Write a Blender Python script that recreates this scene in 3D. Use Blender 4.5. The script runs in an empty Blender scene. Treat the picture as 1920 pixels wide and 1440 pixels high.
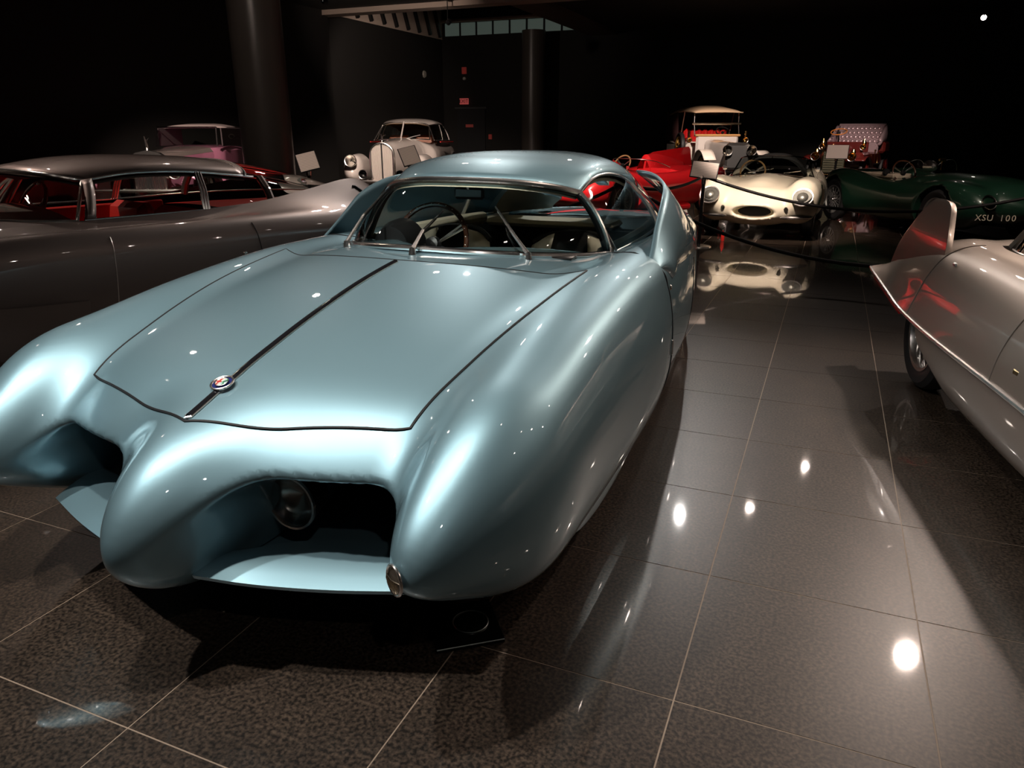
import bpy, math, random
import numpy as np
from mathutils import Vector, Matrix
from mathutils.bvhtree import BVHTree

sc = bpy.context.scene
COL = sc.collection
PI = math.pi
T = 0.61                                   # floor tile size in metres

# ------------------------------------------------------------------ camera
CAM = Vector((0.205, -5.231, 1.388))
pitch, yaw = 0.33141, 0.39562
cd = bpy.data.cameras.new('camera'); cam = bpy.data.objects.new('camera', cd); COL.objects.link(cam)
cd.sensor_width = 36.0; cd.lens = 36.0 * 1380.5 / 1920.0; cd.clip_start = 0.05; cd.clip_end = 200
cam.location = CAM
cam.rotation_euler = (PI / 2 - pitch, 0, yaw)
sc.camera = cam

# ------------------------------------------------------------------ world, exposure
w = bpy.data.worlds.new('world'); sc.world = w; w.use_nodes = True
w.node_tree.nodes['Background'].inputs[0].default_value = (0.10, 0.085, 0.075, 1)
w.node_tree.nodes['Background'].inputs[1].default_value = 0.08
sc.view_settings.view_transform = 'Standard'
sc.view_settings.look = 'None'
sc.view_settings.gamma = 1.0
sc.view_settings.use_curve_mapping = False
sc.view_settings.exposure = 0.0

sc.cycles.caustics_reflective = False; sc.cycles.caustics_refractive = False
CEIL = 4.3
LAMPS = []
def spot(x, y, tx, ty, power, size=55, tz=0.4, col=(1.0, 0.86, 0.76), r=0.05, blend=0.6, z=CEIL - 0.45):
    l = bpy.data.lights.new('spot', 'SPOT'); l.energy = power; l.spot_size = math.radians(size); l.spot_blend = blend
    l.color = col; l.shadow_soft_size = r
    o = bpy.data.objects.new('gallery_and_fill_spot', l); COL.objects.link(o); o.location = (x, y, z)  # shared by the gallery lamps and the added fill spots below
    d = Vector((tx, ty, tz)) - o.location
    o.rotation_euler = d.to_track_quat('-Z', 'Y').to_euler()
    LAMPS.append((Vector((x, y, z)), d.normalized()))
    return o
W0 = (0.97, 0.95, 0.92)
WM = (1.0, 0.80, 0.68)
W0 = (1.0, .95, .90)
spot(-2.5, -4.9, -1.0, -3.4, 360, 58, col=W0)
spot(1.5, -6.4, -1.3, -3.6, 45, 45, col=W0)
spot(-1.25, -4.2, -1.3, -2.7, 295, 70, col=(1.0, .92, .84))
spot(1.57, 2.30, 0.6, -2.6, 420, 62, col=WM, r=.085)
spot(-3.4, 2.4, -1.6, -2.4, 200, 52, col=W0, r=.03)
spot(-1.2, 4.4, -1.35, -2.4, 230, 44, col=W0, r=.03)
spot(0.3, -2.7, -1.35, -1.5, 130, 24, tz=.8, col=WM)  # added fill to brighten the blue car's cabin, no such lamp seen
spot(-0.9, 1.3, -1.25, 4.4, 120, 26, tz=.9, col=WM)  # added spot that lifts the sign beside the cream car
spot(2.9, -1.7, 1.9, -1.4, 420, 45, col=WM)
spot(3.2, 1.6, 1.6, -0.6, 200, 50, col=WM)
spot(-6.2, -2.4, -4.4, -1.2, 480, 46, col=WM)
spot(-4.1, 2.5, -4.2, -0.4, 150, 50, col=WM)
spot(-0.6, 2.6, -0.6, 6.0, 1500, 36, col=WM)
spot(1.9, 3.4, 2.0, 7.0, 300, 50, col=WM)
spot(-4.2, 3.6, -2.9, 7.8, 1500, 42, col=WM)
spot(-6.0, 4.2, -8.4, 9.4, 2300, 44, tz=.9, col=WM)
spot(-8.6, 1.2, -10.6, 5.4, 1700, 42, tz=.8, col=WM)
spot(-5.6, 0.4, -7.5, 3.9, 70, 60, tz=2.4, col=WM)  # added wash to turn the round column grey, source made up
spot(-1.6, 10.8, -2.7, 15.6, 1700, 34, tz=.8, col=WM)
spot(1.1, 11.2, 0.3, 16.0, 1100, 34, tz=.6, col=WM)
spot(-5.2, -1.0, -5.45, 3.0, 300, 32, tz=1.0, col=WM)  # made-up spot for the info signs near the column
spot(0.9, 7.4, 0.3, 11.0, 300, 28, tz=1.0, col=WM)  # made-up spot to brighten the sign before the brass car
spot(-9.6, 8.6, -10.6, 12.9, 200, 70, tz=4.35, col=WM)  # invented upward spot that lights the soffit beam
spot(-9.0, 12.6, -12.9, 15.5, 260, 70, tz=2.4, col=WM)  # added wash for the left wall, not a known lamp
for _x, _y in ((-4.4, 4.9), (-3.0, 5.6), (-1.7, 6.6), (-.3, 5.0), (.4, 6.8), (2.6, 5.8), (3.9, -.6), (4.6, -2.4), (5.4, 1.2), (3.0, 3.6), (-5.4, 1.0), (-6.6, -.6)):
    spot(_x, _y, -1.0 + .25 * _x, -2.4, 22, 50, col=WM, r=.02)

# ------------------------------------------------------------------ materials
MATS = {}
def mat(name, col=(.5, .5, .5), rough=.4, metal=0.0, coat=0.0, coat_rough=.03, emit=None, estr=0, trans=0, ior=1.45, spec=.5, alpha=1):
    if name in MATS: return MATS[name]
    m = bpy.data.materials.new(name); m.use_nodes = True
    b = m.node_tree.nodes['Principled BSDF']
    b.inputs['Base Color'].default_value = (*col, 1); b.inputs['Roughness'].default_value = rough
    b.inputs['Metallic'].default_value = metal; b.inputs['Coat Weight'].default_value = coat
    b.inputs['Coat Roughness'].default_value = coat_rough; b.inputs['IOR'].default_value = ior
    b.inputs['Specular IOR Level'].default_value = spec
    b.inputs['Transmission Weight'].default_value = trans
    b.inputs['Alpha'].default_value = alpha
    if emit: b.inputs['Emission Color'].default_value = (*emit, 1); b.inputs['Emission Strength'].default_value = estr
    MATS[name] = m; return m
def noise_bump(m, scale, dist, detail=2, colvar=None):
    """fine relief (and optional colour variation) on an existing material"""
    nt = m.node_tree; b = nt.nodes['Principled BSDF']
    tc = nt.nodes.new('ShaderNodeTexCoord'); n = nt.nodes.new('ShaderNodeTexNoise')
    n.inputs['Scale'].default_value = scale; n.inputs['Detail'].default_value = detail
    nt.links.new(tc.outputs['Object'], n.inputs['Vector'])
    if dist:
        bp = nt.nodes.new('ShaderNodeBump'); bp.inputs['Distance'].default_value = dist; bp.inputs['Strength'].default_value = .5
        nt.links.new(n.outputs['Fac'], bp.inputs['Height']); nt.links.new(bp.outputs['Normal'], b.inputs['Normal'])
    if colvar:
        r = nt.nodes.new('ShaderNodeValToRGB'); r.color_ramp.elements[0].position = .35; r.color_ramp.elements[1].position = .65
        r.color_ramp.elements[0].color = (*colvar[0], 1); r.color_ramp.elements[1].color = (*colvar[1], 1)
        nt.links.new(n.outputs['Fac'], r.inputs['Fac']); nt.links.new(r.outputs['Color'], b.inputs['Base Color'])
    return m
def glass(name, tint=(.9, .95, .93), refl=.12, haze=0.0):
    """thin automotive glass: mostly clear, with a mirror layer"""
    if name in MATS: return MATS[name]
    m = bpy.data.materials.new(name); m.use_nodes = True; nt = m.node_tree; nt.nodes.clear()
    o = nt.nodes.new('ShaderNodeOutputMaterial'); tr = nt.nodes.new('ShaderNodeBsdfTransparent'); tr.inputs[0].default_value = (*tint, 1)
    gl = nt.nodes.new('ShaderNodeBsdfGlossy'); gl.inputs['Roughness'].default_value = .02; gl.inputs[0].default_value = (1, 1, 1, 1)
    fr = nt.nodes.new('ShaderNodeFresnel'); fr.inputs[0].default_value = 1.45
    mx = nt.nodes.new('ShaderNodeMixShader')
    nt.links.new(fr.outputs[0], mx.inputs[0]); nt.links.new(tr.outputs[0], mx.inputs[1]); nt.links.new(gl.outputs[0], mx.inputs[2])
    last = mx
    if haze:
        df = nt.nodes.new('ShaderNodeBsdfDiffuse'); df.inputs[0].default_value = (.8, .8, .8, 1)
        m2 = nt.nodes.new('ShaderNodeMixShader'); m2.inputs[0].default_value = haze
        nt.links.new(mx.outputs[0], m2.inputs[1]); nt.links.new(df.outputs[0], m2.inputs[2]); last = m2
    nt.links.new(last.outputs[0], o.inputs[0]); MATS[name] = m; return m
def paint(name, col, metal=.75, rough=.42, flake=True, coat=1.0):
    m = mat(name, col, rough, metal, coat, .02)
    return m

# ------------------------------------------------------------------ object helpers
def setp(o, label=None, cat=None, group=None, kind=None):
    if label: o['label'] = label
    if cat: o['category'] = cat
    if group: o['group'] = group
    if kind: o['kind'] = kind
    return o
def empty(name, loc=(0, 0, 0), rz=0, **k):
    o = bpy.data.objects.new(name, None); COL.objects.link(o); o.location = loc; o.rotation_euler = (0, 0, rz)
    o.empty_display_size = .1
    return setp(o, **k)
def mesh(name, V, Fs, m, parent=None, smooth=True, **k):
    me = bpy.data.meshes.new(name)
    V = np.asarray(V, dtype=float)
    me.from_pydata(V.tolist(), [], [list(map(int, f)) for f in Fs]); me.update()
    if smooth: me.polygons.foreach_set('use_smooth', [True] * len(me.polygons))
    if m is not None: me.materials.append(m)
    o = bpy.data.objects.new(name, me); COL.objects.link(o)
    if parent: o.parent = parent
    return setp(o, **k)
def sharp(o, deg=35):
    me = o.data
    me.set_sharp_from_angle(angle=math.radians(deg)); return o

class MB:
    """collects simple shapes into one mesh"""
    def __init__(s): s.v = []; s.f = []; s.n = 0
    def add(s, V, Fs):
        V = [tuple(v) for v in V]; s.v += V; s.f += [[i + s.n for i in f] for f in Fs]; s.n += len(V); return s
    def box(s, c, d, R=None, bev=0):
        cx, cy, cz = c; hx, hy, hz = d[0] / 2, d[1] / 2, d[2] / 2
        b = min(bev, hx * .9, hy * .9, hz * .9)
        if b <= 0:
            V = [(x * hx, y * hy, z * hz) for x in (-1, 1) for y in (-1, 1) for z in (-1, 1)]
            Fs = [[0, 1, 3, 2], [4, 6, 7, 5], [0, 4, 5, 1], [2, 3, 7, 6], [0, 2, 6, 4], [1, 5, 7, 3]]
        else:
            V = []; idx = {}
            for x in (-1, 1):
                for y in (-1, 1):
                    for z in (-1, 1):
                        for a in range(3):
                            q = [x * hx, y * hy, z * hz]; e = (x, y, z)
                            for j in range(3):
                                if j != a: q[j] -= e[j] * b
                            idx[(x, y, z, a)] = len(V); V.append(tuple(q))
            Fs = []
            for a in range(3):
                o1, o2 = [(1, 2), (2, 0), (0, 1)][a]
                for sg in (-1, 1):
                    ring = []
                    for (p, q) in ((-1, -1), (1, -1), (1, 1), (-1, 1)):
                        e = [0, 0, 0]; e[a] = sg; e[o1] = p; e[o2] = q; ring.append(idx[(*e, a)])
                    Fs.append(ring if sg > 0 else ring[::-1])
            for a in range(3):                      # edges along axis a
                o1, o2 = [(1, 2), (2, 0), (0, 1)][a]
                for p in (-1, 1):
                    for q in (-1, 1):
                        e0 = [0, 0, 0]; e0[o1] = p; e0[o2] = q; e1 = list(e0); e0[a] = -1; e1[a] = 1
                        fc = [idx[(*e0, o1)], idx[(*e1, o1)], idx[(*e1, o2)], idx[(*e0, o2)]]
                        Fs.append(fc if p * q < 0 else fc[::-1])
            for x in (-1, 1):
                for y in (-1, 1):
                    for z in (-1, 1):
                        t = [idx[(x, y, z, 0)], idx[(x, y, z, 1)], idx[(x, y, z, 2)]]
                        Fs.append(t if x * y * z > 0 else t[::-1])
        if R is not None: V = [tuple(R @ Vector(v)) for v in V]
        return s.add([(v[0] + cx, v[1] + cy, v[2] + cz) for v in V], Fs)
    def tube(s, P, r, n=8, closed=False, caps=True):
        P = [Vector(q) for q in P]; N = len(P)
        rr = r if hasattr(r, '__len__') else [r] * N
        prev = None; V = []
        for i, q in enumerate(P):
            if closed: t = (P[(i + 1) % N] - P[i - 1])
            else: t = P[min(i + 1, N - 1)] - P[max(i - 1, 0)]
            t = t.normalized() if t.length > 1e-9 else Vector((0, 0, 1))
            if prev is None:
                a = Vector((0, 0, 1)) if abs(t.z) < .9 else Vector((1, 0, 0))
                prev = (a - t * a.dot(t)).normalized()
            else:
                prev = prev - t * prev.dot(t); prev.normalize()
            b = t.cross(prev)
            for k in range(n):
                an = 2 * PI * k / n; V.append(q + (prev * math.cos(an) + b * math.sin(an)) * rr[i])
        Fs = []
        for i in range(N if closed else N - 1):
            j = (i + 1) % N
            for k in range(n):
                k2 = (k + 1) % n; Fs.append([i * n + k, i * n + k2, j * n + k2, j * n + k])
        if caps and not closed:
            Fs.append(list(range(n))[::-1]); Fs.append([(N - 1) * n + k for k in range(n)])
        return s.add(V, Fs)
    def lathe(s, prof, c=(0, 0, 0), axis='z', n=24, R=None):
        """prof: list of (radius, height) revolved about axis"""
        V = []; Fs = []
        for (r, h) in prof:
            for k in range(n):
                a = 2 * PI * k / n; x, y = r * math.cos(a), r * math.sin(a)
                q = {'z': (x, y, h), 'x': (h, x, y), 'y': (y, h, x)}[axis]
                if R is not None: q = tuple(R @ Vector(q))
                V.append((q[0] + c[0], q[1] + c[1], q[2] + c[2]))
        for i in range(len(prof) - 1):
            for k in range(n):
                k2 = (k + 1) % n; Fs.append([i * n + k, i * n + k2, (i + 1) * n + k2, (i + 1) * n + k])
        return s.add(V, Fs)
    def grid(s, G):
        """G[i][j] points"""
        ni, nj = len(G), len(G[0]); V = [tuple(q) for r in G for q in r]
        Fs = [[i * nj + j, i * nj + j + 1, (i + 1) * nj + j + 1, (i + 1) * nj + j] for i in range(ni - 1) for j in range(nj - 1)]
        return s.add(V, Fs)
    def prism(s, pts, d0, d1, ax='y'):
        """polygon (2D list) extruded between d0 and d1 along ax; the 2D axes are the other two in xyz order"""
        n = len(pts)
        def mk(a, b, d): return {'x': (d, a, b), 'y': (a, d, b), 'z': (a, b, d)}[ax]
        V = [mk(a, b, d0) for a, b in pts] + [mk(a, b, d1) for a, b in pts]
        Fs = [[i, (i + 1) % n, n + (i + 1) % n, n + i] for i in range(n)] + [list(range(n))[::-1], [n + i for i in range(n)]]
        return s.add(V, Fs)
    def build(s, name, m, parent=None, smooth=True, deg=35, **k):
        o = mesh(name, s.v, s.f, m, parent, smooth, **k)
        if smooth: sharp(o, deg)
        return o
def solid(o, t=.006, off=0):
    md = o.modifiers.new('thickness', 'SOLIDIFY'); md.thickness = t; md.offset = off; return o
def spline(P, n=40, closed=False):
    """centripetal-ish Catmull-Rom through points, n samples, even by chord length"""
    P = np.array(P, float); N = len(P)
    if closed: Q = np.vstack([P[-1], P, P[0], P[1]])
    else: Q = np.vstack([2 * P[0] - P[1], P, 2 * P[-1] - P[-2]])
    out = []
    for i in range(1, len(Q) - 2):
        p0, p1, p2, p3 = Q[i - 1:i + 3]
        for t in np.linspace(0, 1, 14, endpoint=False):
            t01, t12, t23 = [max(1e-6, np.linalg.norm(b - a) ** .5) for a, b in ((p0, p1), (p1, p2), (p2, p3))]
            m1 = (p2 - p1) + t12 * ((p1 - p0) / t01 - (p2 - p0) / (t01 + t12))
            m2 = (p2 - p1) + t12 * ((p3 - p2) / t23 - (p3 - p1) / (t12 + t23))
            out.append((2 * t**3 - 3 * t * t + 1) * p1 + (t**3 - 2 * t * t + t) * m1 + (-2 * t**3 + 3 * t * t) * p2 + (t**3 - t * t) * m2)
    if not closed: out.append(Q[-2])
    else: out.append(Q[1])
    out = np.array(out); L = np.r_[0, np.cumsum(np.linalg.norm(np.diff(out, axis=0), axis=1))]
    s = np.linspace(0, L[-1], n)
    r = np.stack([np.interp(s, L, out[:, k]) for k in range(out.shape[1])], 1)
    return r

# ------------------------------------------------------------------ implicit body modelling
def pchip(x, y, q):
    x = np.asarray(x, float); y = np.asarray(y, float); q = np.clip(q, x[0], x[-1])
    h = np.diff(x); d = np.diff(y) / h; m = np.zeros_like(y)
    for i in range(1, len(x) - 1):
        if d[i - 1] * d[i] > 0:
            w1 = 2 * h[i] + h[i - 1]; w2 = h[i] + 2 * h[i - 1]; m[i] = (w1 + w2) / (w1 / d[i - 1] + w2 / d[i])
    m[0] = d[0]; m[-1] = d[-1]
    i = np.clip(np.searchsorted(x, q) - 1, 0, len(x) - 2); t = (q - x[i]) / h[i]
    return ((2 * t**3 - 3 * t * t + 1) * y[i] + (t**3 - 2 * t * t + t) * h[i] * m[i] + (-2 * t**3 + 3 * t * t) * y[i + 1] + (t**3 - t * t) * h[i] * m[i + 1])
def smin(a, b, k):
    h = np.clip(.5 + .5 * (b - a) / k, 0, 1); return b * (1 - h) + a * h - k * h * (1 - h)
def smax(a, b, k): return -smin(-a, -b, k)
def pod(tab, r0=0, r1=0, n=2.3, sm=.07, zonly=False):
    """a tube with superellipse sections along y. tab rows: y, uc, zc, a_in, a_out, b_up, b_dn"""
    A = np.array(tab, float); y0, y1 = A[0, 0], A[-1, 0]
    ly = np.arange(y0 - .6, y1 + .6, .01); kern = np.exp(-.5 * (np.arange(-.4, .401, .01) / max(sm, 1e-3)) ** 2); kern /= kern.sum()
    LUT = []
    for k in range(1, 7):
        v = pchip(A[:, 0], A[:, k], np.clip(ly, y0, y1))
        v = np.where(ly < y0, A[0, k] + (ly - y0) * (A[1, k] - A[0, k]) / (A[1, 0] - A[0, 0]), v)
        v = np.where(ly > y1, A[-1, k] + (ly - y1) * (A[-1, k] - A[-2, k]) / (A[-1, 0] - A[-2, 0]), v)
        v = np.convolve(np.pad(v, 40, mode='reflect', reflect_type='odd'), kern, 'valid'); LUT.append(v)
    def g(u, y, z):
        q = np.clip(y, y0, y1)
        uc, zc, ai, ao, bu, bd = [np.interp(q, ly, v) for v in LUT]
        c = np.ones_like(q)
        if r0: c = c * np.sqrt(np.clip(1 - np.clip((y0 + r0 - q) / r0, 0, 1) ** 2, 0, 1))
        if r1: c = c * np.sqrt(np.clip(1 - np.clip((q - (y1 - r1)) / r1, 0, 1) ** 2, 0, 1))
        c = np.maximum(c, .04)
        du, dz = u - uc, z - zc
        a = np.where(du < 0, ai, ao) * (1 if zonly else c); b = np.where(dz < 0, bd, bu) * c
        s = np.maximum(np.minimum(a, b), 1e-3)
        rho = (np.abs(du / a) ** n + np.abs(dz / b) ** n) ** (1 / n)
        d = (rho - 1) * s
        ye = np.maximum(np.maximum(y0 - y, y - y1), 0)
        return np.where(ye > 0, np.sqrt(np.maximum(d, 0) ** 2 + ye * ye), d)
    def f(u, y, z):
        e = .01; d = g(u, y, z); gy = (g(u, y + e, z) - g(u, y - e, z)) / (2 * e)
        return d / np.sqrt(1 + gy * gy)
    return f
def boxf(u0, u1, y0, y1, z0, z1):
    def f(u, y, z):
        return np.maximum(np.maximum(np.maximum(u0 - u, u - u1), np.maximum(y0 - y, y - y1)), np.maximum(z0 - z, z - z1)) + 0 * (u + y + z)
    return f
def cylf(yc, zc, r, u0, u1):
    def f(u, y, z): return np.maximum(np.sqrt((y - yc) ** 2 + (z - zc) ** 2) - r, np.maximum(u0 - u, u - u1))
    return f
def surf_net(f, umax, y0, y1, z0, z1, h, sym=True):
    """mesh of f(u,y,z)=0; sym: f is even in u and evaluated on half"""
    nu = int(umax / h) + 2; us = np.arange(-nu, nu + 1) * h
    ys = np.arange(y0, y1 + h, h); zs = np.arange(z0, z1 + h, h)
    F = np.empty((len(us), len(ys), len(zs)), np.float32)
    half = us[nu:]
    Fh = f(half[:, None, None], ys[None, :, None], zs[None, None, :]).astype(np.float32)
    F[nu:] = Fh; F[:nu + 1] = Fh[::-1]
    S = F < 0
    shp = tuple(k - 1 for k in F.shape)
    cnt = np.zeros(shp, np.float32); acc = [np.zeros(shp, np.float32) for _ in range(3)]
    offs = [(i, j, k) for i in (0, 1) for j in (0, 1) for k in (0, 1)]
    def sl(o): return tuple(slice(o[d], o[d] + shp[d]) for d in range(3))
    for a in range(3):
        for o in offs:
            if o[a]: continue
            p = list(o); p[a] = 1; fa, fb = F[sl(o)], F[sl(p)]
            m = (fa < 0) != (fb < 0)
            t = np.where(m, fa / np.where(m, fa - fb, 1), 0)
            cnt += m
            for d in range(3): acc[d] += m * ((o[d] if d != a else 0) + (t if d == a else 0))
    act = cnt > 0
    idx = -np.ones(shp, np.int64); I = np.argwhere(act); idx[act] = np.arange(len(I))
    c = cnt[act]
    V = np.stack([(I[:, d] + acc[d][act] / c) for d in range(3)], 1)
    V = np.stack([us[0] + V[:, 0] * h, ys[0] + V[:, 1] * h, zs[0] + V[:, 2] * h], 1)
    fs = []
    for a in range(3):
        b, c2 = (a + 1) % 3, (a + 2) % 3
        lo = [slice(None)] * 3; hi = [slice(None)] * 3
        lo[a] = slice(0, -1); hi[a] = slice(1, None)
        for d in (b, c2): lo[d] = slice(1, -1); hi[d] = slice(1, -1)
        s0, s1 = S[tuple(lo)], S[tuple(hi)]
        for flip, m in ((False, s0 & ~s1), (True, ~s0 & s1)):
            P = np.argwhere(m)
            if not len(P): continue
            P[:, b] += 1; P[:, c2] += 1
            q = []
            for db, dc in ((-1, -1), (0, -1), (0, 0), (-1, 0)):
                R_ = P.copy(); R_[:, b] += db; R_[:, c2] += dc; q.append(idx[R_[:, 0], R_[:, 1], R_[:, 2]])
            q = np.stack(q, 1)
            fs.append(q[:, ::-1] if flip else q)
    Q = np.vstack(fs)
    def fe(P): return f(np.abs(P[:, 0]), P[:, 1], P[:, 2])
    e = h * .15
    V0 = V.copy()
    for _ in range(3):
        f0 = fe(V); g = np.stack([fe(V + np.eye(3)[d] * e) - fe(V - np.eye(3)[d] * e) for d in range(3)], 1) / (2 * e)
        st = f0[:, None] * g / np.maximum((g * g).sum(1), 1e-2)[:, None]
        L = np.linalg.norm(st, axis=1); st *= np.minimum(1, (.5 * h) / np.maximum(L, 1e-9))[:, None]
        V = V - st
    d = V - V0; L = np.linalg.norm(d, axis=1); V = V0 + d * np.minimum(1, .9 * h / np.maximum(L, 1e-9))[:, None]
    return V, Q
def fast_mesh(name, V, Q, m, parent=None, **k):
    me = bpy.data.meshes.new(name)
    me.vertices.add(len(V)); me.vertices.foreach_set('co', np.asarray(V, np.float32).ravel())
    me.loops.add(Q.size); me.loops.foreach_set('vertex_index', Q.ravel().astype(np.int32))
    me.polygons.add(len(Q)); me.polygons.foreach_set('loop_start', np.arange(0, Q.size, 4, dtype=np.int32))
    me.polygons.foreach_set('loop_total', np.full(len(Q), 4, np.int32)) if hasattr(me.polygons[0], 'loop_total') and False else None
    me.polygons.foreach_set('use_smooth', [True] * len(Q))
    me.update(calc_edges=True); me.validate()
    me.materials.append(m)
    o = bpy.data.objects.new(name, me); COL.objects.link(o)
    if parent: o.parent = parent
    return setp(o, **k)
def bvh(V, Q): return BVHTree.FromPolygons([tuple(v) for v in V.tolist()], [tuple(q) for q in Q.tolist()])
def drop(tree, u, y, lift=0.0, top=2.0):
    """point on the surface straight below (u, y)"""
    h = tree.ray_cast(Vector((u, y, top)), Vector((0, 0, -1)))
    if h[0] is None: return None
    return h[0] + h[1] * lift
def side(tree, y, z, s=1, lift=0.0, far=1.6):
    h = tree.ray_cast(Vector((s * far, y, z)), Vector((-s, 0, 0)))
    if h[0] is None: return None
    return h[0] + h[1] * lift

# ================================================================== the setting
granite = mat('granite_tile', (.05, .042, .036), .12)
def make_granite():
    nt = granite.node_tree; b = nt.nodes['Principled BSDF']
    g = nt.nodes.new('ShaderNodeNewGeometry')
    n1 = nt.nodes.new('ShaderNodeTexNoise'); n1.inputs['Scale'].default_value = 95; n1.inputs['Detail'].default_value = 3
    n2 = nt.nodes.new('ShaderNodeTexNoise'); n2.inputs['Scale'].default_value = 6; n2.inputs['Detail'].default_value = 4
    nt.links.new(g.outputs['Position'], n1.inputs['Vector']); nt.links.new(g.outputs['Position'], n2.inputs['Vector'])
    r = nt.nodes.new('ShaderNodeValToRGB'); e = r.color_ramp.elements
    e[0].position = .38; e[0].color = (.010, .0070, .0050, 1); e[1].position = .68; e[1].color = (.088, .062, .044, 1)
    nt.links.new(n1.outputs['Fac'], r.inputs['Fac'])
    mx = nt.nodes.new('ShaderNodeMix'); mx.data_type = 'RGBA'; mx.blend_type = 'MULTIPLY'; mx.inputs['Factor'].default_value = .6
    nt.links.new(r.outputs['Color'], mx.inputs['A']); nt.links.new(n2.outputs['Color'], mx.inputs['B'])
    r2 = nt.nodes.new('ShaderNodeValToRGB'); r2.color_ramp.elements[0].color = (.45, .45, .45, 1); r2.color_ramp.elements[0].position = .3
    r2.color_ramp.elements[1].position = .7
    nt.links.new(n2.outputs['Fac'], r2.inputs['Fac']); nt.links.new(r2.outputs['Color'], mx.inputs['B'])
    nt.links.new(mx.outputs['Result'], b.inputs['Base Color'])
    b.inputs['Coat Weight'].default_value = 1; b.inputs['Coat Roughness'].default_value = .035
    b.inputs['Roughness'].default_value = .38
make_granite()
grout = mat('grout', (.28, .215, .16), .6)
floor = mesh('floor', [(-13.2, -9, -.0012), (16, -9, -.0012), (16, 20.2, -.0012), (-13.2, 20.2, -.0012)], [[0, 1, 2, 3]], grout, smooth=False, kind='structure')
def add_tiles():
    g = .0044; C0 = np.array((CAM.x, CAM.y)); th = -yaw
    near = []; far = []
    for i in range(-40, 24):
        for j in range(-12, 48):
            x, y = (i + .5) * T, (j + .5) * T
            d = Vector((x, y, 0)) - CAM
            a = d.x * -math.sin(yaw) + d.y * math.cos(yaw)          # forward
            l = d.x * math.cos(yaw) + d.y * math.sin(yaw)
            inview = a > 0.1 and abs(l) < a * .86 + .5
            (near if inview else far).append((math.hypot(a, l), x, y))
    near.sort(); far += near[300:]; near = near[:300]
    h = T / 2 - g / 2
    base = None
    for d, x, y in near:
        if base is None:
            b = MB(); b.box((0, 0, -.006), (2 * h, 2 * h, .012)); me = b.build('floor_tile', granite, floor, smooth=False).data
            o = bpy.data.objects[-1] if False else floor.children[-1]; base = o
        else:
            o = base.copy(); COL.objects.link(o); o.parent = floor
        o.location = (x, y, 0)
    b = MB()
    for d, x, y in far:
        if x < -13.3 or x > 15.9 or y < -8.9 or y > 20.1: continue
        b.add([(x - h, y - h, 0), (x + h, y - h, 0), (x + h, y + h, 0), (x - h, y + h, 0)], [[0, 1, 2, 3]])
    b.build('floor_tile', granite, floor, smooth=False, kind='stuff')
add_tiles()

# ================================================================== common small parts
chrome = mat('chrome', (.92, .88, .85), .24, 1.0)
rubber = mat('rubber', (.015, .015, .016), .55)
black_m = mat('black_trim', (.012, .012, .013), .35)
gap_m = mat('shut_line', (.004, .004, .005), .6)
clear = glass('clear_glass')
def wheel(parent, c, r=.32, wd=.15, rim=.21, side=1, wire=True, tyre_m=None, spoke_m=None, axis='x', hub_m=None, spokes=28, name='wheel'):
    """tyre, rim, spokes and hub; side = direction of the outer face along the axle"""
    w_ = empty(name, c); w_.parent = parent
    b = MB(); hw = wd / 2
    prof = [(rim, -hw * .75), (rim + .02, -hw * .95), (r - .035, -hw), (r - .008, -hw * .72), (r, -hw * .3), (r, hw * .3), (r - .008, hw * .72), (r - .035, hw), (rim + .02, hw * .95), (rim, hw * .75)]
    b.lathe(prof, axis=axis, n=40); b.build('tyre', tyre_m or rubber, w_)
    b = MB(); b.lathe([(rim * .88, hw * .2 * side), (rim * .93, hw * .55 * side), (rim + .006, hw * .8 * side), (rim + .006, hw * .9 * side), (rim - .012, hw * .86 * side), (rim * .86, hw * .3 * side), (rim * .86, -hw * .6 * side)], axis=axis, n=40)
    b.build('rim', spoke_m or chrome, w_)
    b = MB()
    hr = .045 if wire else .09
    b.lathe([(0.001, hw * 1.02 * side), (.02, hw * 1.0 * side), (.03, hw * .75 * side), (hr, hw * .55 * side), (hr, -hw * .4 * side), (.001, -hw * .4 * side)], axis=axis, n=20)
    b.build('hub', hub_m or chrome, w_)
    b = MB()
    for k in range(spokes if wire else 10):
        a = 2 * PI * k / (spokes if wire else 10); a2 = a + (.28 if k % 2 else -.28) * (1 if wire else 0)
        h0 = hw * (.95 if k % 2 == 0 else .2) * side
        def pt(rr, an, h): return {'x': (h, rr * math.cos(an), rr * math.sin(an)), 'y': (rr * math.cos(an), h, rr * math.sin(an))}[axis]
        b.tube([pt(hr, a2, h0), pt(rim * .90, a, hw * .5 * side)], .0045 if wire else .013, 5)
    b.build('spokes', spoke_m or chrome, w_)
    # dark brake drum behind the spokes
    b = MB(); b.lathe([(.001, -hw * .3 * side), (rim * .8, -hw * .3 * side), (rim * .8, -hw * .9 * side)], axis=axis, n=24); b.build('brake_drum', black_m, w_)
    return w_
def strip_on(tree, pts, r, name, m, parent, lift=.001, n=60, prj=drop, nn=6):
    """a thin bead following the body surface under a plan-view line"""
    P = [prj(tree, a, b_, lift) for a, b_ in spline(pts, n)]
    P = [q for q in P if q is not None]
    b = MB(); b.tube(P, r, nn); return b.build(name, m, parent)

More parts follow.
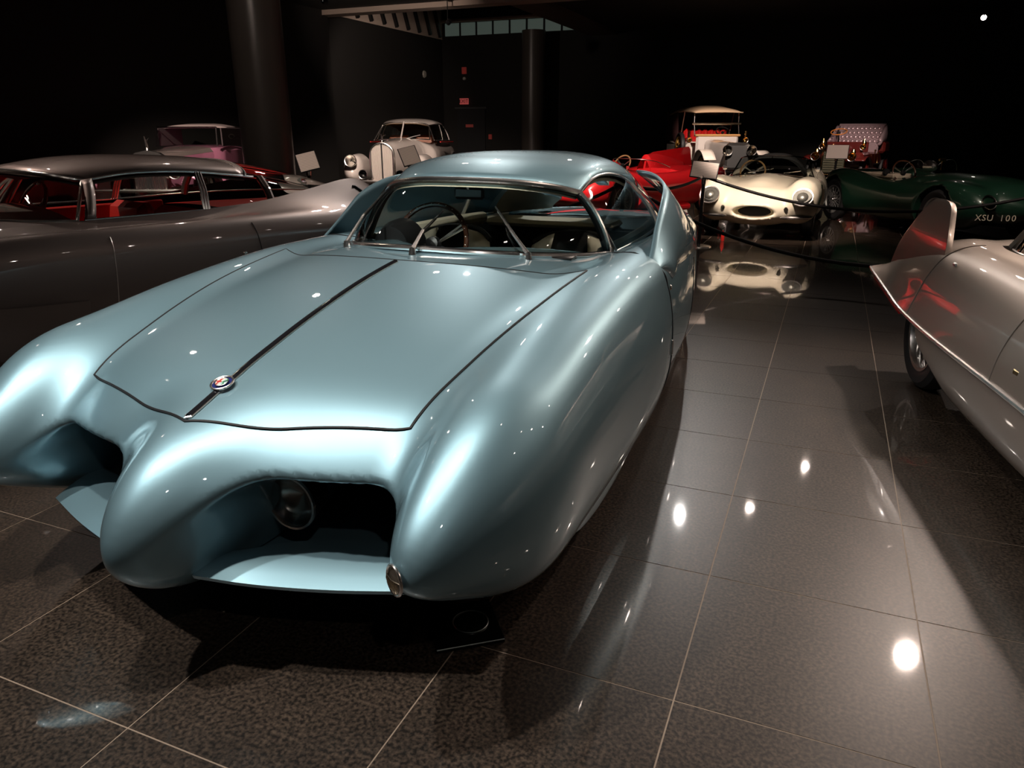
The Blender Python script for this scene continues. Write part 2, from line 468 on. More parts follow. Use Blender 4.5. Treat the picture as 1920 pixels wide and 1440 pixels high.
# ================================================================== light blue show coupe
BX = -1.3
bat = empty('show_car', (BX, 0, 0), label='pale metallic blue finned show coupe with twin nose intakes, largest car in front', cat='car', group=None)
blue = paint('pale_blue_paint', (.235, .385, .445), .72, .47)
BHC = np.array([(-4.20, -.35), (-4.10, .10), (-4.03, .34), (-3.95, .505), (-3.89, .585), (-3.82, .645), (-3.735, .698), (-3.5, .770), (-3.275, .825), (-3.0, .878), (-2.777, .908),
    (-2.5, .930), (-2.2, .925), (-1.8, .90), (-1, .87), (0, .84), (1.0, .76), (1.4, .70)])
_ly = np.arange(-4.3, 1.5, .01); _k = np.exp(-.5 * (np.arange(-.3, .301, .01) / .035) ** 2); _k /= _k.sum()
_lz = np.convolve(np.pad(np.interp(_ly, _ly, pchip(BHC[:, 0], BHC[:, 1], _ly)), 30, mode='reflect', reflect_type='odd'), _k, 'valid')
def hull_top(u, y):
    fade = np.clip((-2.9 - y) / .8, 0, 1); fade = fade * fade * (3 - 2 * fade)
    ye = y - .10 * fade * np.minimum(np.abs(u) / .6, 1.4) ** 2
    return np.interp(ye, _ly, _lz) - (.06 - .03 * fade) * (np.abs(u) / .62) ** 2.2
def hull_f(u, y, z):
    e = .01; H = hull_top(u, y); hy = (hull_top(u, y + e) - hull_top(u, y - e)) / (2 * e)
    top = (z - H) / np.sqrt(1 + hy * hy)
    ub = np.interp(y, [-4.2, -2.4, -1, 0, 1.4], [.84, .86, .78, .68, .4])
    return smax(smax(top, u - ub, .06), np.maximum(.2 - z, y - 1.3), .06)
BLUE_POD = [(-4.05, .755, .45, .16, .16, .21, .15), (-3.93, .765, .455, .16, .17, .235, .175), (-3.76, .785, .46, .17, .185, .29, .235), (-3.5, .79, .475, .175, .20, .305, .29),
    (-3.1, .79, .48, .18, .20, .35, .30), (-2.8, .79, .48, .18, .20, .375, .30), (-2.4, .79, .48, .18, .19, .395, .30), (-1.9, .77, .48, .18, .165, .40, .29), (-1.2, .735, .48, .18, .14, .385, .29),
    (-.5, .66, .47, .18, .12, .36, .27), (.4, .5, .45, .16, .1, .30, .22), (1.3, .32, .43, .12, .08, .24, .17)]
BLUE_NOSE = [(-4.18, 0, .40, .13, .13, .20, .2), (-3.98, 0, .40, .14, .14, .225, .21), (-3.86, 0, .40, .15, .15, .205, .2), (-3.70, 0, .40, .17, .17, .165, .2),
    (-3.4, 0, .40, .2, .2, .12, .18), (-3.0, 0, .4, .2, .2, .15, .15)]
def make_blue_body():
    pods = pod(BLUE_POD, r0=.5, r1=.4, n=2.25); nose = pod(BLUE_NOSE, r0=.38, r1=.3, n=2.2)
    cav = boxf(-1, 1.2, -6, -3.15, -1, .535)
    cock = boxf(-1, .56, -2.02, -.35, .30, 1.5)
    wh = cylf(-3.12, .32, .36, .52, .86); wr = cylf(-.62, .32, .36, .48, .80)
    def f(u, y, z):
        h = smax(hull_f(u, y, z), -cav(u, y, z), .03)
        d = smin(h, pods(u, y, z), .12)
        d = smin(d, nose(u, y, z), .17)
        # cockpit well, narrowing towards the windscreen
        d = smax(d, -np.maximum(cock(u, y, z), 0 * u - 10), .02)
        fw = np.maximum(np.maximum(u - (.04 + (y + 2.52) * 1.05), -2.5 - y), np.maximum(y + 2.0, .55 - z)); d = smax(d, -fw, .02)
        d = np.maximum(d, -wh(u, y, z)); d = np.maximum(d, -wr(u, y, z))
        return d
    V, Q = surf_net(f, 1.08, -4.25, 1.4, .1, 1.02, .0135)
    fast_mesh('body', V, Q, blue, bat)
    return bvh(V, Q)
btree = make_blue_body()
sym = lambda P: [(-a, b, c) for a, b, c in P]
def both(fn):
    for s in (1, -1): fn(s)

# bonnet: its own panel, a hair proud of the body, with the dark shut line round it
def bonnet():
    def edge_u(y): return pchip(np.array([-3.69, -3.4, -3.0, -2.57]), np.array([.575, .615, .665, .70]), y)
    def front_y(u): return -3.885 + .195 * (abs(u) / .575)
    n, mrow = 56, 40
    G = []
    for i in range(mrow + 1):
        t = i / mrow; row = []
        for j in range(n + 1):
            s = -1 + 2 * j / n
            yr = -2.60 + .03 * s * s - .16 * (1 - s * s)
            ue = .575
            for _ in range(3):
                yf = front_y(s * .575); y = yf + (yr - yf) * t; ue = float(edge_u(max(y, -3.69))) if y > -3.69 else .575
            row.append(drop(btree, s * ue, y, .0035))
        G.append(row)
    b = MB(); b.grid(G); o = b.build('bonnet', blue, bat)
    ring = G[0] + [r[-1] for r in G[1:]] + G[-1][::-1][1:] + [r[0] for r in G[::-1][1:-1]]
    b = MB(); b.tube([q - Vector((0, 0, .0025)) for q in ring], .0045, 6, closed=True); b.build('bonnet_shut_line', gap_m, bat)
bonnet()

# ---------------- greenhouse: curves shared by roof, glass and chrome frames
WB = spline([(0, -2.62, .938), (.2, -2.59, .932), (.42, -2.44, .91), (.57, -2.22, .885), (.645, -2.03, .872)], 24)     # windscreen foot
WT = spline([(0, -2.215, 1.185), (.22, -2.19, 1.18), (.40, -2.10, 1.157), (.49, -2.02, 1.13)], 24)                         # windscreen head
RAIL = spline([(.49, -2.02, 1.13), (.495, -1.88, 1.175), (.50, -1.68, 1.19), (.49, -1.35, 1.165), (.46, -.95, 1.10), (.41, -.5, 1.02), (.34, .1, .91)], 40)
BELT = spline([(.655, -1.98, .872), (.67, -1.6, .878), (.65, -1.2, .878), (.60, -.8, .87), (.53, -.4, .86), (.42, .1, .84)], 40)
def topz(y): return float(pchip(np.array([-2.215, -2.05, -1.85, -1.6, -1.2, -.7, -.2, .3, .8]), np.array([1.185, 1.235, 1.272, 1.292, 1.285, 1.225, 1.12, .99, .86]), y))
def glass_patch(A, B, bulge, name, parent, m=None, n=None, solid_t=0):
    """surface between two curves with a little outward bulge"""
    G = []
    k = 8
    for i in range(k + 1):
        t = i / k; row = []
        for a, b_ in zip(A, B):
            q = Vector(a) * (1 - t) + Vector(b_) * t; o_ = Vector((q.x, (q.y + 1.5) * .3, .1)); o_ = o_.normalized() if o_.length > 0 else o_
            row.append(q + o_ * bulge * 4 * t * (1 - t))
        G.append(row)
    b = MB(); b.grid(G); return b.build(name, m or clear, parent)
full = lambda C_: [(-a, b, c) for a, b, c in C_[::-1]][:-1] + [tuple(q) for q in C_]
def make_roof():
    # rail extended forward across the windscreen head so the roof closes on it
    G = []
    ys = np.r_[np.linspace(-2.02, -1.9, 5), np.linspace(-1.85, .1, 30)]
    ru = lambda y: float(np.interp(y, RAIL[:, 1], RAIL[:, 0])); rz = lambda y: float(np.interp(y, RAIL[:, 1], RAIL[:, 2]))
    N = 40
    front = full(WT)
    fr = spline(front, N + 1)
    rows = [[tuple(q) for q in fr]]
    for y in ys[1:]:
        row = []
        zr, uu, zc = rz(y), ru(y), topz(y)
        for j in range(N + 1):
            an = PI * (1 - j / N); c = math.cos(an); s_ = math.sin(an)
            u = uu * (abs(c) ** .86) * (1 if c >= 0 else -1)
            row.append((u, y, zr + (zc - zr) * s_ ** .86))
        rows.append(row)
    # ease between the curved head and the first straight sections
    def lerp(a, b, t): return tuple(a[k] * (1 - t) + b[k] * t for k in range(3))
    base = rows[5]
    K = 5
    for i in range(1, K):
        t = i / K
        row = []
        for j in range(N + 1):
            q = lerp(rows[0][j], base[j], t)
            row.append((q[0], q[1], q[2] + .022 * math.sin(PI * t) * math.sin(PI * j / N)))
        rows[i] = row
    return rows
rows = make_roof()
ysplit = 22                                           # roof panel ends here, rear glass carries on
b = MB(); b.grid(rows[:ysplit + 1]); o = b.build('roof', blue, bat); solid(o, .03, -1)
b = MB(); b.grid([r[3:20] for r in rows[ysplit:]]); b.build('rear_window', clear, bat)
b = MB(); b.grid([r[21:38] for r in rows[ysplit:]]); b.build('rear_window', clear, bat)
for sl in (slice(0, 4), slice(37, 41)):
    b = MB(); b.grid([r[sl] for r in rows[ysplit:]]); o = b.build('rear_pillar', blue, bat); solid(o, .02, -1)
b = MB(); b.grid([r[19:22] for r in rows[ysplit:]]); o = b.build('rear_spine', blue, bat); solid(o, .03, -1)
glass_patch([tuple(q) for q in full(WB)], [tuple(q) for q in full(WT)], .035, 'windscreen', bat)
b = MB(); fw, ft = full(WB), full(WT)
PR = spline([WB[-1], (.60, -2.02, .98), (.545, -2.02, 1.07), WT[-1]], 12)
ring = [tuple(q) for q in fw] + [tuple(q) for q in PR[1:-1]] + [tuple(q) for q in ft[::-1]] + [(-q[0], q[1], q[2]) for q in PR[::-1][1:-1]]
b.tube(ring, .011, 8, closed=True); b.build('windscreen_frame', chrome, bat)
b = MB(); b.tube([(q[0] * .985, q[1] + .012, q[2] - .004) for q in ring], .016, 8, closed=True); b.build('windscreen_seal', black_m, bat)
cream = mat('cream_leather', (.92, .84, .66), .5)
leather = mat('black_leather', (.02, .02, .02), .38)
def side_glass(s):
    A = [(s * q[0], q[1], q[2]) for q in BELT]; B = [(s * q[0], q[1], q[2]) for q in RAIL]
    i1, i2 = 19, 27
    glass_patch(A[:i1], B[:i1], .02, 'side_window', bat)
    glass_patch(A[i1 - 1:i2], B[i1 - 1:i2], .02, 'quarter_window', bat)
    o = glass_patch(A[i2 - 1:], B[i2 - 1:], .02, 'rear_quarter', bat, blue); solid(o, .01, 0)
    inn = [[(q[0] - s * .022, q[1], q[2]) for q in X] for X in (A, B)]
    glass_patch(inn[0][i2 - 2:], inn[1][i2 - 2:], .02, 'quarter_trim', bat, cream)
    b = MB(); b.tube(A[:] , .008, 8); b.tube(B[:26], .007, 8); b.tube([A[0], tuple((Vector(A[0]) + Vector(B[0])) / 2 + Vector((s * .012, 0, 0))), B[0]], .008, 8)
    b.build('side_window_frame', chrome, bat)
    mid = Vector(A[i1]).lerp(Vector(B[i1]), .5) + Vector((s * .018, 0, 0))
    b = MB(); b.tube([A[i1], tuple(mid), B[i1]], .011, 8); b.build('door_pillar', mat('pale_metal_trim', (.72, .68, .60), .35, .35), bat)
    b = MB(); b.tube([(s * (q[0] - .02), q[1] + .01, q[2]) for q in PR], .017, 8); b.build('windscreen_pillar', black_m, bat)
both(side_glass)

# ---------------- tail fins: tall curved sheets that lean inwards at the top
def fin(s):
    lead = spline([(.838, -2.17, .835), (.828, -2.05, .912), (.816, -1.93, .99), (.808, -1.8, 1.07), (.775, -1.6, 1.135), (.70, -1.37, 1.162), (.60, -1.12, 1.172), (.49, -.87, 1.168), (.40, -.62, 1.155)], 36)
    fy = [-1.75, -1.3, -.9, -.45, 0, .4, .7]; fz = [.78, .76, .74, .72, .70, .68, .66, .64, .60]
    foot = spline([(.842, -2.165, .828), (.878, -2.04, .805), (.905, -1.92, .765)] + [(side(btree, y, z, 1).x - .004, y, z) for y, z in zip(fy, fz)], 36)
    G = []
    for t in np.linspace(0, 1, 12):
        row = []
        for a, b_ in zip(lead, foot):
            q = a * t + b_ * (1 - t); bul = .035 * 4 * t * (1 - t)
            row.append((s * (q[0] + bul), q[1], q[2]))
        G.append(row)
    b = MB(); b.grid(G); o = b.build('tail_fin', blue, bat); solid(o, .012, 0)
both(fin)
hl_rows = [[(q[0] * .96, q[1], q[2] - .032) for q in r] for r in rows[:ysplit + 1]]
b = MB(); b.grid(hl_rows); b.build('headliner', cream, bat)

# ---------------- spine strip and round badge on the bonnet
strip_m = mat('strip_black', (.01, .01, .012), .15, coat=.5)
def spine():
    P = [drop(btree, 0, y, .006) for y in np.linspace(-2.79, -3.87, 50)]
    b = MB()
    prof = [(-.0095, -.002), (-.008, .004), (-.0045, .0065), (.0045, .0065), (.008, .004), (.0095, -.002)]
    b.grid([[(p.x + a, p.y, p.z + c) for a, c in prof] for p in P]); b.build('spine_strip', strip_m, bat)
    b = MB(); b.tube([(P[0].x - .009, P[0].y, P[0].z)] + [(q.x - .0105, q.y, q.z) for q in P], .0022, 5); b.tube([(q.x + .0105, q.y, q.z) for q in P], .0022, 5)
    b.tube([(-.010, P[0].y, P[0].z), (0, P[0].y + .012, P[0].z), (.010, P[0].y, P[0].z)], .003, 5); b.tube([(-.010, P[-1].y, P[-1].z), (0, P[-1].y - .012, P[-1].z), (.010, P[-1].y, P[-1].z)], .004, 5)
    b.build('strip_edging', chrome, bat)
spine()
def badge():
    h = btree.ray_cast(Vector((0, -3.735, 2)), Vector((0, 0, -1))); c, nrm = h[0] + h[1] * .012, h[1]
    R = nrm.to_track_quat('Z', 'Y').to_matrix()
    def P(x, y, z): return tuple(c + R @ Vector((x, y, z)))
    r = .031
    def disc(r0, r1, z, a0=0, a1=2 * PI, n=40):
        b = MB(); V = []; Fs = []
        for i in range(n + 1):
            a = a0 + (a1 - a0) * i / n; V += [P(r0 * math.cos(a), r0 * math.sin(a), z), P(r1 * math.cos(a), r1 * math.sin(a), z)]
        for i in range(n): Fs.append([2 * i, 2 * i + 1, 2 * i + 3, 2 * i + 2])
        b.add(V, Fs); return b
    b = MB(); b.tube([P(r * math.cos(a), r * math.sin(a), .004) for a in np.linspace(0, 2 * PI, 40, endpoint=False)], .0035, 8, closed=True)
    b.tube([P(.019 * math.cos(a), .019 * math.sin(a), .008) for a in np.linspace(0, 2 * PI, 36, endpoint=False)], .0012, 6, closed=True)
    bd = b.build('badge', chrome, bat)
    b = disc(.001, r, .003); b.build('badge_ring', mat('badge_blue', (.02, .03, .16), .2, coat=1), bd)
    disc(.001, .019, .007, PI / 2, 3 * PI / 2).build('badge_field', mat('badge_white', (.75, .72, .62), .3), bd)
    disc(.001, .019, .007, -PI / 2, PI / 2).build('badge_field', mat('badge_sky', (.45, .6, .62), .3), bd)
    b = MB(); z = .0085
    for x0, x1, y0, y1 in ((-.011, -.007, -.015, .015), (-.018, -.001, -.002, .002)):
        b.add([P(x0, y0, z), P(x1, y0, z), P(x1, y1, z), P(x0, y1, z)], [[0, 1, 2, 3]])
    b.build('badge_cross', mat('badge_red', (.6, .02, .02), .3), bd)
    b = MB(); b.tube([P(.009 + .004 * math.sin(t * 9), -.014 + .028 * t, z) for t in np.linspace(0, 1, 26)], .0016, 6); b.build('badge_serpent', mat('badge_green', (.02, .25, .07), .3), bd)
badge()

# ---------------- intakes
lens_m = glass('lamp_glass', (.85, .85, .82))
def intake(s):
    # bright lower blade
    Fr = spline([(.09, -4.02, .285), (.25, -3.985, .278), (.45, -3.925, .275), (.66, -3.845, .275)], 16)
    Bk = spline([(.09, -3.93, .300), (.16, -3.885, .305), (.27, -3.80, .308), (.42, -3.735, .308), (.66, -3.66, .305)], 16)
    G = []
    for t in np.linspace(0, 1, 6): G.append([(s * (a[0] * (1 - t) + c[0] * t), a[1] * (1 - t) + c[1] * t, a[2] * (1 - t) + c[2] * t + .012 * math.sin(PI * t)) for a, c in zip(Fr, Bk)])
    G.insert(0, [(q[0], q[1] + .004, q[2] - .012) for q in G[0]]); G.insert(0, [(q[0], q[1] + .06, q[2] - .022) for q in G[0]])
    G.append([(q[0], q[1] + .012, q[2] - .035) for q in G[-1]])
    b = MB(); b.grid(G); b.build('intake_blade', blue, bat)
    b = MB(); b.prism([(s * x, y) for x, y in ((.02, -3.90), (.30, -3.82), (.55, -3.70), (.64, -3.55), (.70, -3.09), (.02, -3.09))], .215, .235, 'z'); b.build('intake_floor', blue, bat)
    b = MB(); b.box((s * .40, -3.30, .40), (.66, .02, .38)); gb = b.build('grille', black_m, bat, smooth=False)
    for k in range(6):
        b = MB(); b.box((s * .42, -3.33, .27 + .045 * k), (.56, .02, .008), bev=.003); b.build('grille_bar', mat('grille_bar', (.3, .3, .3), .3, 1.0), gb)
    # hooded headlamp beside the nose
    c = Vector((s * .225, -3.77, .405))
    b = MB(); b.lathe([(.001, .10), (.06, .09), (.078, .02), (.080, -.002)], c, 'y', 28); hb = b.build('headlight', black_m, bat)
    b = MB(); b.lathe([(.078, .004), (.083, 0), (.082, -.008), (.076, -.008), (.074, 0)], c, 'y', 36); b.build('headlight_ring', chrome, hb)
    b = MB(); b.lathe([(.001, .055), (.04, .045), (.062, .02), (.074, .0)], c, 'y', 28); b.build('reflector', chrome, hb)
    b = MB(); b.lathe([(.001, -.030), (.03, -.026), (.055, -.015), (.074, -.002)], c, 'y', 28); b.build('lens', lens_m, hb)
    # ribbed marker lamp on the tip of the outer nose
    h = btree.ray_cast(Vector((s * .735, -6, .455)), Vector((0, 1, 0)))
    if h[0] is not None:
        c, nr = h[0], h[1]; R = nr.to_track_quat('Z', 'Y').to_matrix()
        P = lambda x, y, z: tuple(c + R @ Vector((x, y, z)))
        ov = [(.030 * math.cos(a), .036 * math.sin(a)) for a in np.linspace(0, 2 * PI, 36, endpoint=False)]
        b = MB(); b.tube([P(x, y, .006) for x, y in ov], .004, 8, closed=True); mk = b.build('marker_lamp', chrome, bat)
        b = MB(); b.add([P(x * .95, y * .95, .004) for x, y in ov] + [P(0, 0, .010)], [[i, (i + 1) % 36, 36] for i in range(36)]); b.build('marker_lens', mat('marker_dark', (.12, .10, .08), .15, .3, 1), mk)
        b = MB()
        for k in range(-3, 4):
            x = k * .0075; L = .033 * math.sqrt(max(0, 1 - (x / .030) ** 2)); b.tube([P(x, -L, .008), P(x, 0, .013), P(x, L * .1, .012)], .0014, 5)
        b.tube([P(-.028, .004, .008), P(0, .004, .014), P(.028, .004, .008)], .0014, 5)
        b.build('marker_ribs', mat('brass_rib', (.75, .65, .5), .2, 1.0), mk)
both(intake)

# ---------------- door shut lines, lower skirts, handles
def flank(s):
    P = [drop(btree, s * u, y, .0005) for u, y in ((.66, -2.06), (.69, -2.10), (.74, -2.12), (.78, -2.12))] + [side(btree, y, z, s, .0005) for y, z in ((-2.12, .82), (-2.11, .76), (-2.10, .70), (-2.10, .6), (-2.10, .5), (-2.10, .4), (-2.10, .3), (-2.09, .22))]
    P = [q for q in P if q is not None]
    b = MB(); b.tube([tuple(q) for q in spline([tuple(q) for q in P], 60)], .003, 6); b.build('door_shut_line', gap_m, bat)
    P = [side(btree, y, .60, s, .0005) for y in (-.9,)] + [side(btree, -.9 + .0 * z, z, s, .0005) for z in (.7, .6, .5, .4, .3, .24)]
    P = [q for q in P[1:] if q is not None]
    b = MB(); b.tube(P, .003, 6); b.build('door_shut_line', gap_m, bat)
    q = side(btree, -2.06, .745, s, .002)
    b = MB(); b.lathe([(.001, .008), (.010, .006), (.013, 0)], (q.x, q.y, q.z), 'x', 14) if s > 0 else b.lathe([(.001, -.008), (.010, -.006), (.013, 0)], (q.x, q.y, q.z), 'x', 14)
    b.build('door_button', chrome, bat)
    q = side(btree, -2.13, .52, s, .003)
    b = MB(); b.box((q.x, -2.13, .5), (.012, .012, .07), bev=.004); b.build('door_hinge', chrome, bat)
    for y0, y1, zt, nm in ((-3.42, -2.45, .235, 'front_skirt'), (-2.06, -.85, .27, 'sill_skirt')):
        G = []
        for y in np.linspace(y0, y1, 20):
            t = (y - y0) / (y1 - y0); dz = .085 * math.sin(PI * t) ** .6
            q = side(btree, y, zt, s); x = abs(q.x) - .012 if q else .8
            G.append([(s * (x + .004), y, zt + .02), (s * x, y, zt - dz * .5), (s * (x - .012), y, zt - dz), (s * (x - .05), y, zt - dz)])
        b = MB(); b.grid(G); b.build(nm, blue, bat)
both(flank)
for s in (1, -1):
    wheel(bat, (s * .695, -3.12, .315), .315, .15, .21, s, wire=False)
    wheel(bat, (s * .665, -.62, .315), .315, .15, .21, s, wire=False)

# ---------------- wipers, mirror
def wiper(u, y, z, tip, name='wiper'):
    q = drop(btree, u, y, .0)
    b = MB(); b.lathe([(.001, .03), (.012, .026), (.016, 0)], tuple(q), 'z', 12)
    e = Vector(tip); m1 = q + Vector((0, 0, .02)); mid = m1.lerp(e, .5) + Vector((0, -.02, .01))
    b.tube([m1, mid], [.009, .006], 8); b.tube([mid, e], [.005, .003], 6); w_ = b.build(name, chrome, bat)
    b = MB(); d = (e - m1).normalized(); b.tube([mid - d * .06 + Vector((0, .012, 0)), e + d * .03 + Vector((0, .012, 0))], .004, 5); b.build('wiper_blade', black_m, w_)
wiper(.43, -2.49, 0, (.245, -2.37, 1.07)); wiper(0, -2.66, 0, (.015, -2.46, 1.055)); wiper(-.43, -2.49, 0, (-.40, -2.2, 1.12))
b = MB(); b.box((0, -2.13, 1.120), (.15, .025, .055), bev=.012); mr = b.build('rear_view_mirror', black_m, bat)
b = MB(); b.tube([(0, -2.16, 1.185), (0, -2.14, 1.14)], .008, 8); b.lathe([(.001, .0), (.03, .0), (.03, .006)], (0, -2.165, 1.18), 'z', 12); b.build('mirror_stem', chrome, mr)

# ---------------- interior
def seat(u):
    G = []
    for t in np.linspace(0, 1, 10):
        row = []
        for a in np.linspace(-1, 1, 15):
            wv = .245 * (1 - .25 * max(0, t - .75) * 4 * .5); zt = .36 + .52 * t * (1 - .10 * abs(a) ** 3)
            row.append((u + a * wv, -1.78 + .20 * t + .05 * (1 - a * a) - .045 * abs(a) ** 2, zt))
        G.append(row)
    b = MB(); b.grid([r[3:12] for r in G]); o = b.build('seat_back', leather, bat); solid(o, .07, 1)
    for sl_ in (slice(0, 4), slice(11, 15)):
        b = MB(); b.grid([[(q[0], q[1] - .02, q[2]) for q in r[sl_]] for r in G]); o = b.build('seat_bolster', cream, bat); solid(o, .09, 1)
    b = MB(); b.tube([(q[0], q[1] - .012, q[2] + .012) for q in G[-1]], .014, 8); b.build('seat_piping', leather, bat)
    b = MB(); b.box((u, -2.0, .36), (.46, .46, .14), bev=.04); b.build('seat_cushion', leather, bat)
seat(.335); seat(-.335)
b = MB(); b.box((0, -1.2, .29), (1.1, 1.9, .03)); b.build('cabin_floor', leather, bat, smooth=False)
for s in (1, -1):
    b = MB(); b.box((s * .575, -1.2, .60), (.03, 1.75, .5), bev=.01); b.build('door_panel', cream, bat)
    b = MB(); b.tube([(s * .60, -2.0, .862), (s * .615, -1.6, .868), (s * .60, -1.2, .866), (s * .55, -.8, .86)], .034, 8); b.build('door_top_trim', cream, bat)
b = MB(); b.box((0, -.95, .60), (1.08, .10, .46), bev=.03); b.box((0, -.62, .82), (1.0, .62, .04), bev=.015); b.build('rear_bulkhead', leather, bat)
b = MB(); b.box((-.02, -.92, .860), (.80, .26, .04), bev=.018); b.build('bulkhead_roll', cream, bat)
# dashboard with instrument cowl
G = []
for t in np.linspace(0, 1, 8):
    G.append([(u, -2.50 + .95 * u * u * .55 + .27 * t + .0, .90 - .05 * t - .03 * u * u + .02 * math.sin(PI * t)) for u in np.linspace(-.56, .56, 25)])
G.append([(q[0], q[1] + .01, q[2] - .14) for q in G[-1]])
b = MB(); b.grid(G); o = b.build('dashboard', leather, bat); solid(o, .01, -1)
b = MB(); b.lathe([(.001, -.10), (.09, -.08), (.115, 0), (.118, .05), (.108, .055), (.10, .01), (.001, .0)], (-.36, -2.16, .875), 'y', 28); ic = b.build('instrument_cowl', black_m, bat)
b = MB(); b.tube([(-.36 + .102 * math.cos(a), -2.105, .875 + .102 * math.sin(a)) for a in np.linspace(0, 2 * PI, 32, endpoint=False)], .004, 6, closed=True); b.build('gauge_ring', chrome, ic)
wood = mat('dark_wood', (.07, .025, .012), .25, coat=1)
def steering(parent, c, r, tilt, rim_m, spoke_m, R3=None, name='steering_wheel', nsp=3, th=.013):
    R = Matrix.Rotation(tilt, 3, 'X')
    if R3 is not None: R = R3 @ R
    c = Vector(c); P = lambda x, y, z: tuple(c + R @ Vector((x, y, z)))
    b = MB(); b.tube([P(r * math.cos(a), r * math.sin(a), 0) for a in np.linspace(0, 2 * PI, 48, endpoint=False)], th, 8, closed=True); o = b.build(name, rim_m, parent)
    b = MB()
    for k in range(nsp):
        a = PI / 2 + 2 * PI * k / nsp + PI
        for da in (-.06, .06): b.tube([P(.03 * math.cos(a), .03 * math.sin(a), -.03), P(r * math.cos(a + da), r * math.sin(a + da), 0)], .006, 6)
    b.build('wheel_spokes', spoke_m, o)
    b = MB(); b.lathe([(.001, .0), (.035, -.005), (.045, -.03), (.02, -.04), (.018, -.28)], (0, 0, 0), 'z', 18); b.v = [P(*v) for v in b.v]; b.build('steering_column', black_m, o)
    return o
silver_sp = mat('satin_metal', (.6, .6, .58), .3, 1.0)
sw = steering(bat, (-.265, -2.03, .865), .195, math.radians(68), wood, silver_sp)
b = MB()
Rt = Matrix.Rotation(math.radians(68), 3, 'X')
for k in range(30):
    a = 2 * PI * k / 30; q = Vector((-.265, -2.03, .865)) + Rt @ Vector((.195 * math.cos(a), .195 * math.sin(a), .012)); b.lathe([(.001, .004), (.004, 0)], tuple(q), 'z', 6)
b.build('rim_rivets', chrome, sw)

# ================================================================== helpers shared by the other cars
def car_root(name, ox, oy, rz, label, **k):
    return empty(name, (ox, oy, 0), rz, label=label, cat='car', **k)
def shell(parent, stations, name, m, n_y=70, n_c=36, mirror=True, t=0.0, sides=(1, -1)):
    """side shell from cross sections: stations = [(y, [(u,z),...]), ...]"""
    cs = [spline(p, n_c) for _, p in stations]; ys = np.array([s[0] for s in stations], float)
    A = np.stack(cs)                                       # stations x n_c x 2
    yy = np.linspace(ys[0], ys[-1], n_y)
    out = np.empty((n_y, n_c, 2))
    for j in range(n_c):
        for d in range(2): out[:, j, d] = pchip(ys, A[:, j, d], yy)
    ker = np.array([1, 4, 6, 4, 1]) / 16.
    for _ in range(3):
        P = np.pad(out, ((2, 2), (0, 0), (0, 0)), mode='reflect', reflect_type='odd'); out = sum(ker[k] * P[k:k + n_y] for k in range(5))
    objs = []
    for s in sides:
        b = MB(); b.grid([[(s * out[i, j, 0], yy[i], out[i, j, 1]) for j in range(n_c)] for i in range(n_y)])
        o = b.build(name, m, parent, deg=50); objs.append(o)
        if t: solid(o, t, 0)
    return yy, out
